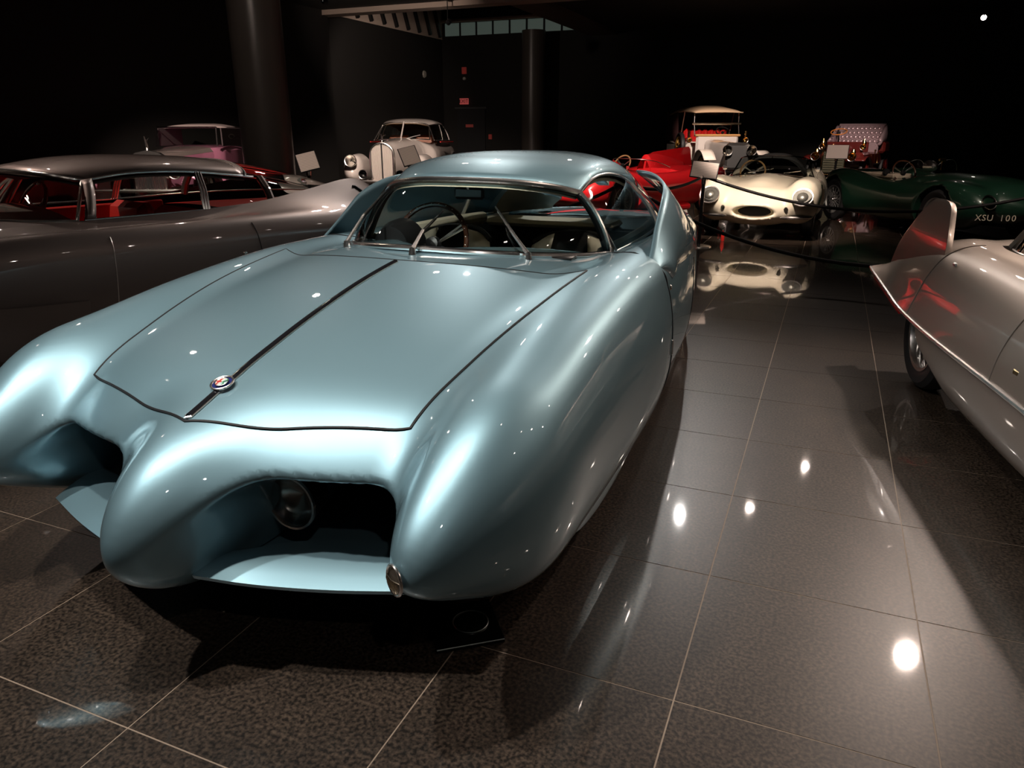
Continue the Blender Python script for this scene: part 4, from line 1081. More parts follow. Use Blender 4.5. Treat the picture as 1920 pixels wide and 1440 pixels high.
# ------------------------------------------------------------------ red racing car with tail fin
red = mat('red_paint', (.75, .016, .022), .35, .0, 1.0, .02)
rc = car_root('sports_car', -3.44, 6.88, -.474, 'red open racing car with tall headrest fin, left of the cream sports car')
def rc_body():
    hull = pod([(-.85, 0, .40, .4, .4, .14, .17), (-.4, 0, .44, .56, .56, .25, .26), (0, 0, .46, .62, .62, .28, .28), (.7, 0, .47, .68, .68, .28, .28), (1.3, 0, .46, .74, .74, .28, .28), (2.2, 0, .47, .7, .7, .32, .28), (2.9, 0, .5, .5, .5, .26, .2), (3.2, 0, .5, .3, .3, .14, .12)], r0=.4, r1=.4, n=2.4)
    fen = pod([(-.7, .55, .46, .18, .19, .2, .2), (-.3, .57, .48, .2, .22, .28, .3), (0, .58, .48, .2, .23, .30, .3), (.7, .60, .46, .2, .21, .26, .3), (1.4, .62, .44, .2, .20, .28, .28), (2.3, .58, .48, .2, .23, .32, .3), (2.9, .48, .5, .2, .2, .25, .22), (3.15, .38, .5, .15, .15, .14, .12)], r0=.35, r1=.4, n=2.2)
    cock = boxf(-1, .48, .95, 1.7, .3, 2)
    def f(u, y, z):
        d = smin(hull(u, y, z), fen(u, y, z), .09); d = smax(d, -cock(u, y, z), .02)
        for yc in (0, 2.3): d = np.maximum(d, -cylf(yc, .33, .37, .52, .95)(u, y, z))
        return d
    return sdf_body(rc, f, .95, -.95, 3.3, .12, .95, .028, red)
rct = rc_body()
b = MB(); b.prism([(1.7, .72), (1.75, .95), (1.95, 1.02), (2.95, 1.10), (3.0, 1.06), (3.12, .62), (2.6, .60)], -.34, -.30, 'x'); b.build('tail_fin', red, rc)
G = [[(-.32 + a * w_, y, .70 + (zt - .70) * (1 - abs(a) ** 2.4)) for a in np.linspace(-1, 1, 13)] for y, w_, zt in ((1.68, .16, .90), (1.74, .19, .98), (1.95, .18, 1.0), (2.4, .13, .93), (2.8, .07, .84))]
b = MB(); b.grid(G); b.build('headrest_fairing', red, rc)
WBr = spline([(0, .62, .76), (.35, .72, .74), (.52, .95, .72), (.55, 1.35, .73)], 16); WTr = spline([(0, .85, .94), (.32, .90, .93), (.47, 1.05, .90), (.52, 1.38, .80)], 16)
glass_patch([tuple(q) for q in full(WBr)], [tuple(q) for q in full(WTr)], .01, 'windscreen', rc, clear)
b = MB(); b.tube([tuple(q) for q in full(WTr)], .006, 6); b.build('windscreen_rim', chrome, rc)
steering(rc, (-.28, 1.05, .82), .18, math.radians(60), mat('tan_wood', (.35, .2, .09), .3), silver_sp)
for s in (1, -1):
    wheel(rc, (s * .655, 0, .32), .32, .16, .21, s, wire=True, spoke_m=MATS['grey_alloy']); wheel(rc, (s * .655, 2.3, .32), .32, .16, .21, s, wire=True, spoke_m=MATS['grey_alloy'])
    b = MB(); b.tube([(s * .74, .75, .17), (s * .77, 1.0, .16), (s * .78, 1.6, .16)], .06, 10); b.build('side_exhaust', red, rc)
    b = MB(); b.box((s * .80, 1.15, .17), (.03, .42, .07), bev=.01); b.build('exhaust_shield', mat('pale_metal', (.75, .7, .6), .4, .3), rc)
b = MB(); b.box((.1, .78, .80), (.06, .02, .05), bev=.005); b.tube([(.1, .75, .72), (.1, .78, .80)], .006, 6); b.build('rear_view_mirror', chrome, rc)
b = MB(); b.box((0, 1.3, .45), (.95, .7, .2), bev=.05); b.build('seat', red_leather, rc)

# ================================================================== room shell
H = 4.4
wall_m = noise_bump(mat('black_wall', (.009, .0080, .0070), .8), 9, .002)
ceil_m = mat('black_ceiling', (.020, .018, .016), .8)
soffit_m = noise_bump(mat('brown_soffit', (.45, .36, .30), .8), 3, .002)
XL, XR, YF, YB = -13.0, 15.8, 20.0, -8.8
def slab(name, a, b_, m, **k):
    q = MB(); q.box([(a[i] + b_[i]) / 2 for i in range(3)], [abs(b_[i] - a[i]) for i in range(3)]); return q.build(name, m, None, smooth=False, kind='structure', **k)
slab('wall_left', (XL - .2, YB - .2, -.02), (XL, YF, H + 1.6), wall_m)
slab('wall_back', (XL - .2, YF, -.02), (XR + .2, YF + .2, H + 1.6), wall_m)
slab('wall_right', (XR, YB - .2, -.02), (XR + .2, YF, H + 1.6), wall_m)
slab('wall_front', (XL, YB - .2, -.02), (XR, YB, H + 1.6), wall_m)
# ceiling with a raised light well next to the left and back walls
wx1, wy0 = -7.6, 13.2
slab('ceiling', (XL, YB, H), (XR, wy0, H + .2), ceil_m)
slab('ceiling', (wx1, wy0, H), (XR, YF, H + .2), ceil_m)
slab('trim_1', (XL, wy0 - .45, H - .12), (XR, wy0, H + .0), soffit_m)          # pale cross beam in front of the well
slab('trim_2', (wx1, wy0, H - .10), (wx1 + .9, YF, H), mat('brown_beam', (.12, .09, .07), .6))
slab('ceiling', (XL, wy0, H + 1.4), (wx1, YF, H + 1.6), ceil_m)
slab('trim_3', (XL + .001, wy0, H), (XL + .02, YF, H + 1.4), soffit_m)
slab('trim_4', (wx1 - .02, wy0, H), (wx1, YF, H + 1.4), soffit_m)
sky_m = mat('clerestory_glass', (.3, .4, .36), .3, emit=(.40, .55, .48), estr=.06)
for k, x in enumerate(np.arange(XL + .15, wx1 - .2, .62)):
    o = slab('window_%d' % (k + 1), (x, YF - .03, H + .10), (x + .54, YF - .01, H + .50), sky_m)
slab('trim_5', (XL, YF - .06, H + .52), (wx1, YF, H + .62), soffit_m)
# raking ribs on the side of the well
for k in range(9):
    y = wy0 + .5 + k * .72
    q = MB(); q.box((XL + .06, y, H + .7), (.10, .10, 1.42), Matrix.Rotation(.45, 3, 'X')); q.build('trim_%d' % (6 + k), black_m, None, smooth=False, kind='structure')
slab('trim_15', (-13.0, 9.6, 0), (-12.75, 13.0, H), mat('dark_panel', (.014, .013, .012), .8))
# columns
col_m = noise_bump(mat('dark_column', (.07, .06, .052), .34), 4, .001)
def column(x, y, r, n):
    q = MB(); q.lathe([(r, 0), (r, H)], (x, y, 0), 'z', 64); o = q.build('column', col_m, None, kind='structure'); return o
column(-7.55, 3.95, .365, 1); column(-9.1, 18.85, .38, 2)
# fire door, exit sign, notices on the back wall
ex = mat('sign_red', (.45, .03, .03), .5, emit=(.55, .10, .09), estr=.35)
slab('door_1', (-12.45, YF - .05, 0), (-11.35, YF, 2.12), mat('door_black', (.010, .010, .011), .5))
slab('trim_16', (-12.52, YF - .07, 2.12), (-11.28, YF, 2.18), mat('door_trim', (.05, .05, .05), .5))
q = MB(); q.box((-12.15, YF - .06, 2.37), (.34, .06, .20), bev=.01); es = q.build('exit_sign', ex, None, label='small red illuminated EXIT sign above the dark fire door', cat='sign')
textmesh('EXIT', .17, mat('sign_letter', (.02, .01, .01), .5), es, (-12.15, YF - .095, 2.37), (PI / 2, 0, 0))
q = MB(); q.box((-12.13, YF - .05, 3.38), (.16, .08, .22), bev=.01); fa = q.build('fire_alarm', mat('alarm_red', (.4, .04, .03), .4, emit=(.4, .05, .04), estr=.12), None, label='small red alarm box high on the back wall above the exit sign', cat='alarm')
q = MB(); q.lathe([(.001, -.06), (.05, -.05), (.06, 0)], (-12.13, YF - .03, 3.12), 'y', 14); q.build('strobe_lamp', mat('strobe', (.5, .5, .45), .3), fa)
q = MB(); q.box((-11.95, YF - .07, 1.55), (.30, .02, .10), bev=.005); q.build('door_notice', mat('notice_red', (.30, .05, .04), .6, emit=(.3, .05, .04), estr=.1), None, label='small red notice strip on the dark fire door', cat='sign')
q = MB(); q.box((-11.15, YF - .05, 1.18), (.12, .06, .17), bev=.01); q.build('call_point', mat('notice_red2', (.35, .05, .04), .6, emit=(.3, .04, .03), estr=.12), None, label='small red pull station on the wall right of the fire door', cat='alarm')
q = MB(); q.lathe([(.001, -.04), (.10, -.035), (.12, 0)], (-12.98, 18.6, 3.2), 'x', 18); q.v = [(2 * -12.98 - x, y, z) for x, y, z in q.v]; q.build('smoke_detector', mat('pale_plastic', (.4, .38, .33), .5), None, label='small pale round detector on the left wall', cat='detector')

# spot fixtures: the visible one, then a can at every light
def fixture(p, d, lit=True, on=1):
    f = empty('spotlight', tuple(p), 0)
    zt = H - p.z
    if lit is True: pass
    q = MB(); q.tube([(0, 0, 0.02), (0, 0, zt)], .012, 8); q.box((0, 0, zt - .02), (.07, .30, .035), bev=.006); q.build('stem', black_m, f)
    R = d.to_track_quat('-Z', 'Y').to_matrix()
    q = MB(); q.lathe([(.001, .14), (.045, .13), (.06, .10), (.065, .03), (.065, .02)], (0, 0, 0), 'z', 20, R=R); q.build('can', black_m, f)
    q = MB(); q.lathe([(.001, .055), (.058, .055)], (0, 0, 0), 'z', 20, R=R); q.build('bulb', mat('lamp_face', (1, .9, .8), .3, emit=(1, .86, .76), estr=40.0), f)
    return f
q = Vector((3.15, 17.5, 3.99))
f = fixture(q, (Vector((0.2, -5.2, 1.4)) - q).normalized())
setp(f, 'small bright ceiling spotlight in the dark upper right', 'lamp')
for i, (p, d) in enumerate(LAMPS):
    f = fixture(p + d * -.10, d); setp(f, 'black can spotlight hanging on a short stem under the dark ceiling', 'lamp', 'ceiling spotlights over the cars')  # the added fill and wash spots get a can here too

# ================================================================== information stands
paper = mat('sign_paper', (.46, .38, .34), .7)
def make_paper():
    nt = paper.node_tree; b = nt.nodes['Principled BSDF']; tc = nt.nodes.new('ShaderNodeTexCoord'); wv = nt.nodes.new('ShaderNodeTexWave')
    wv.bands_direction = 'Y'; wv.inputs['Scale'].default_value = 14; nt.links.new(tc.outputs['Object'], wv.inputs['Vector'])
    r = nt.nodes.new('ShaderNodeValToRGB'); r.color_ramp.elements[0].color = (.48, .41, .36, 1); r.color_ramp.elements[1].color = (.72, .62, .55, 1); r.color_ramp.elements[0].position = .1; r.color_ramp.elements[1].position = .35
    nt.links.new(wv.outputs['Fac'], r.inputs['Fac']); nt.links.new(r.outputs['Color'], b.inputs['Base Color'])
make_paper()
def stand(x, y, zt, face, w_, h_, tilt, label, m=None, post_m=None, roll=0):
    f = empty('sign_stand', (x, y, 0), face, label=label, cat='sign', group=None)
    q = MB(); q.tube([(0, 0, .02), (0, 0, zt - .04)], .022, 12); q.build('post', post_m or black_m, f)
    q = MB(); q.lathe([(.001, .035), (.06, .03), (.15, .012), (.16, 0)], (0, 0, 0), 'z', 28); q.build('base', chrome, f)
    q = MB(); q.lathe([(.001, .05), (.03, .045), (.034, 0), (.03, -.07), (.024, -.075)], (0, 0, zt - .06), 'z', 16); q.build('post_cap', chrome, f)
    R = Matrix.Rotation(tilt, 3, 'X') @ Matrix.Rotation(roll, 3, 'Z')
    q = MB(); q.box((0, 0, 0), (w_, h_, .012), bev=.003); o = q.build('sign_board', black_m, f); o.location = (0, 0, zt + .03); o.rotation_euler = R.to_euler()
    q = MB(); q.box((0, 0, .007), (w_ - .022, h_ - .022, .003)); p_ = q.build('printed_sheet', m or paper, o, smooth=False)
    return f
stand(-1.235, 4.35, .90, .15, .33, .24, math.radians(52), 'tilted info sign on a black post between the blue and cream cars', roll=-.12)
stand(-5.70, 2.45, 1.00, .5, .25, .28, math.radians(50), 'tilted pale info sign standing in front of the round column', roll=.30)
stand(-5.15, 3.95, 1.03, .5, .25, .32, math.radians(48), 'tilted info sign in front of the silver saloon grille', roll=.30)
stand(.26, 10.9, .97, -.05, .40, .30, math.radians(60), 'pale info sign in front of the brass antique car', m=mat('sign_blank', (.62, .52, .47), .5))
# ------------------------------------------------------------------ rope barriers
rope_m = mat('black_rope', (.012, .010, .010), .6)
def post(x, y, label, h=.93, **k):
    f = empty('barrier_post', (x, y, 0), 0, label=label, cat='barrier post', **k)
    q = MB(); q.tube([(0, 0, .01), (0, 0, h - .05)], .022, 12); q.build('pole', black_m, f)
    q = MB(); q.lathe([(.001, .03), (.06, .028), (.15, .012), (.155, 0)], (0, 0, 0), 'z', 28); q.build('base', black_m, f)
    q = MB(); q.lathe([(.001, 0), (.022, -.005), (.034, -.02), (.034, -.05), (.024, -.06)], (0, 0, h), 'z', 16); q.build('cap', chrome, f); return f
def rope(a, b_, sag, label, r=.018):
    a, b_ = Vector(a), Vector(b_); P = []
    for t in np.linspace(0, 1, 34):
        q = a.lerp(b_, t); q.z -= sag * 4 * t * (1 - t); P.append(q)
    q = MB(); q.tube(P, r, 8); o = q.build('barrier_rope', rope_m, None, label=label, cat='rope')
    for e0, e1 in ((P[0], P[2]), (P[-1], P[-3])):
        q = MB(); q.tube([e0, e0.lerp(e1, .5), e1], [.012, .018, .018], 8); q.build('rope_end', chrome, o)
    return o
post(-1.72, 2.30, 'black barrier post hidden behind the blue tail fin', h=.93)
post(3.05, 5.3, 'black barrier post in front of the dark green racing car', h=.93)
post(2.9, 1.6, 'black barrier post behind the beige coupe')
rope((-1.235, 4.33, .86), (3.05, 5.3, .88), .40, 'upper black rope hanging in front of the cream and green cars')
rope((-1.70, 2.32, .88), (2.9, 1.6, .88), .62, 'lower black rope sagging close to the shiny floor')
rope((-1.72, 2.32, .88), (-1.235, 4.33, .86), .10, 'short black rope from the sign post to the blue tail fin')
rope((-1.74, 2.30, .88), (-5.15, 3.95, .88), .45, 'black rope running behind the blue car past the red racer')

# ------------------------------------------------------------------ floor box lid and fire extinguisher
f = empty('floor_plate', (-.63, -3.60, 0), math.radians(38), label='dark square floor plate with a round ring, under the blue car nose', cat='floor plate')
q = MB(); q.box((0, 0, .006), (.20, .20, .012), bev=.002); q.build('plate', mat('dark_steel', (.02, .02, .02), .2, .8), f)
q = MB(); q.tube([(.052 * math.cos(a) + .02, .052 * math.sin(a), .014) for a in np.linspace(0, 2 * PI, 36, endpoint=False)], .002, 6, closed=True); q.build('ring', silver_sp, f)
q = MB(); q.tube([(-.098, -.10, .012), (.098, -.10, .012)], .002, 5); q.build('bright_edge', silver_sp, f)
f = empty('fire_extinguisher', (-1.02, 4.95, 0), 0, label='small red bottle on the floor by the cream car front wheel', cat='bottle')
q = MB(); q.lathe([(.001, 0), (.022, .002), (.024, .015), (.024, .09), (.009, .12), (.009, .14)], (0, 0, 0), 'z', 18); q.build('bottle', mat('bottle_red', (.45, .02, .015), .2, coat=1), f)
q = MB(); q.lathe([(.001, .02), (.010, .018), (.012, 0)], (0, 0, .14), 'z', 12); q.build('cap', silver_sp, f)

# ================================================================== silver saloon
silver = mat('silver_paint', (.62, .56, .52), .32, .25, 1.0, .03)
sd = car_root('vintage_saloon', -8.3, 8.55, .295, 'silver vintage saloon with tall split grille by the back left')
def sd_body():
    bon = pod([(-.55, 0, .72, .22, .22, .40, .35), (0, 0, .75, .30, .30, .43, .4), (.6, 0, .78, .42, .42, .43, .4), (1.1, 0, .80, .56, .56, .44, .45)], n=2.6, sm=.06)
    cab = pod([(.95, 0, .75, .70, .70, .42, .5), (1.5, 0, .75, .80, .80, .42, .5), (3.2, 0, .75, .80, .80, .42, .5), (3.9, 0, .72, .6, .6, .36, .45), (4.3, 0, .66, .35, .35, .25, .35)], r0=.25, r1=.4, n=3)
    ff = pod([(-.62, .66, .56, .16, .2, .24, .18), (-.3, .67, .62, .19, .22, .30, .30), (.1, .68, .64, .19, .22, .30, .35), (.6, .70, .55, .18, .2, .26, .35), (1.2, .72, .45, .18, .18, .2, .2)], r0=.35, r1=.3, n=2.2)
    rf = pod([(2.5, .72, .45, .18, .2, .25, .25), (3.0, .74, .5, .2, .24, .36, .3), (3.4, .72, .5, .2, .22, .32, .3), (3.8, .66, .45, .2, .2, .2, .2)], r0=.4, r1=.4, n=2.2)
    def f(u, y, z):
        d = smin(bon(u, y, z), ff(u, y, z), .14); d = smin(d, cab(u, y, z), .1); d = smin(d, rf(u, y, z), .06)
        d = np.maximum(d, -cylf(0, .36, .42, .56, 1.2)(u, y, z))
        return d
    return sdf_body(sd, f, 1.02, -.8, 4.4, .15, 1.3, .035, silver)
sdt = sd_body()
greenhouse(sd, [(0, 1.02, 1.21), (.3, 1.06, 1.21), (.52, 1.14, 1.205), (.60, 1.24, 1.20)], [(0, 1.36, 1.56), (.3, 1.38, 1.555), (.45, 1.44, 1.53), (.53, 1.52, 1.50)],
    [(.53, 1.52, 1.50), (.60, 1.8, 1.52), (.62, 2.4, 1.52), (.60, 2.9, 1.46), (.50, 3.4, 1.30), (.40, 3.7, 1.18)], [(.68, 1.3, 1.19), (.72, 1.8, 1.18), (.72, 2.5, 1.18), (.70, 3.0, 1.17), (.55, 3.5, 1.12), (.42, 3.8, 1.08)],
    [(1.36, 1.56), (1.6, 1.61), (2.0, 1.655), (2.6, 1.64), (3.2, 1.52), (3.7, 1.26)], silver, clear, cream, side_split=.45, roof_end=.85, side_end=.7, inner=mat('tan_cloth', (.35, .18, .08), .8), frame_r=.014)
b = MB(); b.tube([(0, 1.00, 1.21), (0, 1.36, 1.57)], .018, 8); b.build('windscreen_divider', silver, sd)
# tall shield grille: shell and vertical bars
shp = [(-.20, .32), (-.225, .6), (-.235, .9), (-.215, 1.03), (-.12, 1.12), (0, 1.155), (.12, 1.12), (.215, 1.03), (.235, .9), (.225, .6), (.20, .32)]
b = MB(); b.prism([(x * .98, z) for x, z in shp], -.60, -.45, 'y'); b.build('radiator_core', mat('grille_silver', (.50, .45, .41), .35, .5), sd)
b = MB(); b.tube([(x, -.62, z) for x, z in spline(shp, 50)], .022, 8); b.build('radiator_shell', chrome, sd)
for k in range(-9, 10):
    if k == 0: continue
    x = k * .0225; zt = float(np.interp(abs(x), [0, .12, .215, .235], [1.13, 1.10, 1.02, .9]))
    b = MB(); b.box((x, -.612, (.34 + zt) / 2), (.011, .03, zt - .34)); b.build('grille_bar', mat('grille_bar_silver', (.66, .60, .55), .3, .4), sd, smooth=False)
b = MB(); b.box((0, -.615, .74), (.018, .04, .80)); b.build('centre_gap', gap_m, sd, smooth=False)
b = MB(); b.lathe([(.001, .06), (.02, .05), (.03, .02), (.045, 0)], (0, -.55, 1.16), 'z', 14); b.tube([(0, -.55, 1.2), (0, -.56, 1.27), (0, -.60, 1.33)], [.022, .018, .008], 8); b.tube([(0, -.56, 1.27), (.03, -.48, 1.30), (.05, -.42, 1.31)], [.012, .008, .003], 6); b.tube([(0, -.56, 1.27), (-.03, -.48, 1.30), (-.05, -.42, 1.31)], [.012, .008, .003], 6); b.build('mascot', chrome, sd)
for s in (1, -1):
    lamp(sd, (s * .63, -.68, .82), .115, .22, tilt=.2); lamp(sd, (s * .38, -.72, .56), .085, .12, name='fog_lamp', bowl=black_m)
    wheel(sd, (s * .72, 0, .35), .35, .16, .22, s, wire=False); wheel(sd, (s * .72, 3.1, .35), .35, .16, .22, s, wire=False)
    b = MB(); b.tube([(s * .80, 1.4, 1.15), (s * .83, 2.0, 1.14), (s * .82, 2.9, 1.13)], .014, 6); b.build('waist_moulding', red_leather, sd)
    b = MB(); b.tube([(s * .45, -.62, .50), (s * .45, -.72, .45)], .02, 6); b.build('bumper_bracket', chrome, sd)
b = MB(); b.tube(spline([(-.85, -.62, .43), (-.6, -.75, .43), (0, -.80, .43), (.6, -.75, .43), (.85, -.62, .43)], 30), .032, 8); b.build('bumper', chrome, sd)
b = MB(); b.tube([(.12, 1.02, 1.23), (.42, 1.10, 1.30)], .010, 6); b.build('wiper', chrome, sd)
for u in (.32, -.32): simple_seat(sd, u, 1.9, tan, z=.75, w=.5, h=.5)

# ================================================================== pink roadster behind the column
pink = mat('pink_paint', (.72, .27, .42), .30, .1, 1.0, .03)
pk = car_root('vintage_roadster', -10.85, 5.0, .42, 'pink vintage roadster with chrome radiator seen past the grey coupe')
b = MB()
sec = lambda w_, zt, zb=.45: [(-w_, zb), (-w_, zt - .10), (-w_ * .9, zt - .03), (-w_ * .5, zt), (w_ * .5, zt), (w_ * .9, zt - .03), (w_, zt - .10), (w_, zb)]
secs = [(-.42, sec(.25, 1.03)), (.2, sec(.33, 1.05)), (.9, sec(.42, 1.08)), (1.25, sec(.50, 1.10)), (1.5, sec(.60, 1.11)), (2.2, sec(.66, 1.12)), (3.0, sec(.62, 1.08)), (3.6, sec(.45, .95))]
yyp = np.linspace(-.42, 1.25, 20)
def loft(secs, m, name, parent, ya, yb, n=20, deg=40):
    ys = [s[0] for s in secs]; P = np.array([s[1] for s in secs]); out = []
    for y in np.linspace(ya, yb, n): out.append([(float(np.interp(y, ys, P[:, j, 0])), y, float(np.interp(y, ys, P[:, j, 1]))) for j in range(P.shape[1])])
    b = MB(); b.grid(out); b.add(out[0], [list(range(len(out[0])))]); b.add(out[-1], [list(range(len(out[0])))[::-1]]); return b.build(name, m, parent, deg=deg)
loft(secs, pink, 'bonnet_sides', pk, -.42, 1.25)
top_s = [(a, [(p[0], p[1] + .004) for p in q[1:7]]) for a, q in secs]
ys = [s[0] for s in top_s]; Pt = np.array([s[1] for s in top_s])
b = MB(); b.grid([[(float(np.interp(y, ys, Pt[:, j, 0])), y, float(np.interp(y, ys, Pt[:, j, 1]))) for j in range(6)] for y in yyp]); b.build('bonnet_top', mat('bonnet_silver', (.45, .38, .35), .3, .5, 1.0), pk)
loft(secs, pink, 'body', pk, 1.26, 3.6)
b = MB(); b.prism([(-.27, .38), (-.27, .98), (-.2, 1.03), (0, 1.07), (.2, 1.03), (.27, .98), (.27, .38)], -.52, -.42, 'y'); b.build('radiator_shell', chrome, pk)
for k in range(-9, 10):
    b = MB(); b.box((k * .025, -.535, .70), (.010, .02, .56)); b.build('radiator_slat', mat('slat_dark', (.12, .10, .11), .3, .8), pk, smooth=False)
b = MB(); b.lathe([(.001, .05), (.03, .04), (.04, 0)], (0, -.47, 1.07), 'z', 14); b.tube([(0, -.47, 1.10), (0, -.50, 1.2), (0, -.53, 1.30)], [.03, .024, .010], 8); b.tube([(0, -.49, 1.2), (.03, -.42, 1.27)], [.02, .004], 6); b.build('mascot', chrome, pk)
for s in (1, -1):
    lamp(pk, (s * .42, -.50, .72), .12, .22); b = MB(); b.tube([(s * .2, -.45, .62), (s * .42, -.45, .62)], .02, 6); b.build('lamp_bar', chrome, pk)
    G = []
    for t in np.linspace(0, 1, 20):
        a = -.5 + t * 3.0; y = -.05 - .50 * math.cos(a) if t < .75 else None
        y = -.62 + 1.9 * t; z = .48 + .40 * math.sin(PI * min(1, t * 1.35 + .12)) if t < .66 else .62 - 1.1 * (t - .66)
        z = max(z, .28); G.append([(s * (.55 + .34 * q), y, z - .10 * (q * 2 - 1) ** 2) for q in np.linspace(0, 1, 8)] + [(s * .89, y, z - .20)])
    b = MB(); b.grid(G); o = b.build('front_wing', pink, pk); solid(o, .02, -1)
    wheel(pk, (s * .72, 0, .38), .38, .15, .27, s, wire=True); wheel(pk, (s * .72, 3.2, .38), .38, .15, .27, s, wire=True)
b = MB()
for s in (1, -1): b.tube([(s * .58, 1.28, 1.10), (s * .57, 1.36, 1.45)], .018, 6)
b.tube([(-.57, 1.36, 1.45), (.57, 1.36, 1.45)], .014, 6); b.build('windscreen_frame', mat('black_chrome', (.25, .22, .22), .15, 1.0), pk)
b = MB(); b.add([(-.57, 1.28, 1.10), (.57, 1.28, 1.10), (.56, 1.36, 1.44), (-.56, 1.36, 1.44)], [[0, 1, 2, 3]]); b.build('windscreen', clear, pk)
b = MB(); b.grid([[(c * .60, y, 1.44 + hh * (1 - abs(c) ** 4)) for c in np.linspace(-1, 1, 11)] for y, hh in ((1.75, .02), (1.9, .05), (2.3, .07), (2.8, .02))]); o = b.build('soft_top', mat('grey_canvas', (.34, .27, .26), .8), pk); solid(o, .03, 0)
for s in (1, -1):
    b = MB(); b.box((s * .61, 2.05, 1.27), (.025, 1.15, .34), bev=.01); b.build('side_curtain', mat('dark_curtain', (.10, .075, .08), .6), pk)
    b = MB(); b.tube([(s * .63, 2.0 + .16 * math.cos(a), 1.28 + .04 * math.sin(a)) for a in np.linspace(0, 2 * PI, 20, endpoint=False)], .008, 6, closed=True); b.build('curtain_handle', chrome, pk)
b = MB(); b.tube([(-.95, -.80, .42), (.95, -.80, .42)], .03, 8); b.build('bumper', chrome, pk)

# ================================================================== white touring car
white = mat('ivory_paint', (.78, .70, .62), .35, 0, 1.0, .04)
brass = mat('brass', (.85, .55, .22), .15, 1.0)
to = car_root('touring_car', -2.2, 14.9, .44, 'ivory antique touring car with tan canvas roof and red seats')
ss = [(-.5, sec(.26, 1.10)), (.6, sec(.30, 1.14)), (1.15, sec(.36, 1.18))]
loft(ss, mat('engine_side', (.70, .64, .60), .25, .2, 1.0), 'bonnet', to, -.42, 1.1, deg=30)
b = MB(); b.prism([(-.31, .48), (-.31, 1.02), (-.22, 1.11), (.22, 1.11), (.31, 1.02), (.31, .48)], -.52, -.42, 'y'); b.build('radiator_shell', chrome, to)
b = MB(); b.box((0, -.53, .78), (.50, .02, .52)); b.build('radiator_core', mat('radiator_dark', (.05, .05, .05), .5), to, smooth=False)
b = MB(); b.box((0, 1.25, .95), (1.14, .12, .66), bev=.06); b.build('scuttle', mat('polished_panel', (.80, .74, .70), .22, .15, 1.0), to)
b = MB(); b.box((0, 1.27, 1.27), (1.22, .20, .06), bev=.02); b.build('wooden_cowl', mat('oak', (.55, .30, .12), .35), to)
b = MB(); b.box((0, 2.9, .80), (1.36, 2.3, .60), bev=.10); b.build('tub', white, to)
for y in (2.1, 3.3):
    b = MB(); b.box((0, y, 1.14), (1.16, .5, .18), bev=.07); b.build('seat_cushion', mat('bright_red_leather', (.60, .015, .015), .4), to)
    for k in range(7):
        b = MB(); b.box((-.52 + .173 * k, y + .30, 1.26), (.18, .16, .36), bev=.07); b.build('seat_pleat', MATS['bright_red_leather'], to)
b = MB()
for s in (1, -1):
    b.tube([(s * .60, 1.30, 1.28), (s * .60, 1.42, 1.56), (s * .60, 1.45, 1.86)], .014, 6)
b.build('windscreen_post', chrome, to); b = MB(); b.tube([(-.66, 1.40, 1.56), (.66, 1.40, 1.56)], .028, 8); b.build('windscreen_rail', mat('pale_brass', (.80, .68, .48), .2, 1.0), to)
b = MB(); b.add([(-.59, 1.31, 1.30), (.59, 1.31, 1.30), (.59, 1.40, 1.54), (-.59, 1.40, 1.54)], [[0, 1, 2, 3]]); b.add([(-.59, 1.41, 1.58), (.59, 1.41, 1.58), (.59, 1.44, 1.84), (-.59, 1.44, 1.84)], [[0, 1, 2, 3]]); b.build('windscreen', clear, to)
canvas = mat('tan_canvas', (.58, .40, .25), .85)
G = [[(c * w_, y, zt - dz * abs(c) ** 3.0) for c in np.linspace(-1, 1, 15)] for y, w_, zt, dz in ((1.22, .64, 1.87, .015), (1.5, .66, 1.96, .09), (2.2, .70, 2.04, .14), (3.1, .72, 2.04, .14), (3.8, .70, 1.96, .14), (4.15, .66, 1.84, .08))]
b = MB(); b.grid(G); o = b.build('canvas_roof', canvas, to); solid(o, .03, -1)
b = MB(); b.grid([[(c * .66, y, z) for c in np.linspace(-1, 1, 9)] for y, z in ((4.15, 1.84), (4.2, 1.5), (4.1, 1.15))]); b.build('rear_curtain', mat('maroon_canvas', (.06, .02, .02), .9), to)
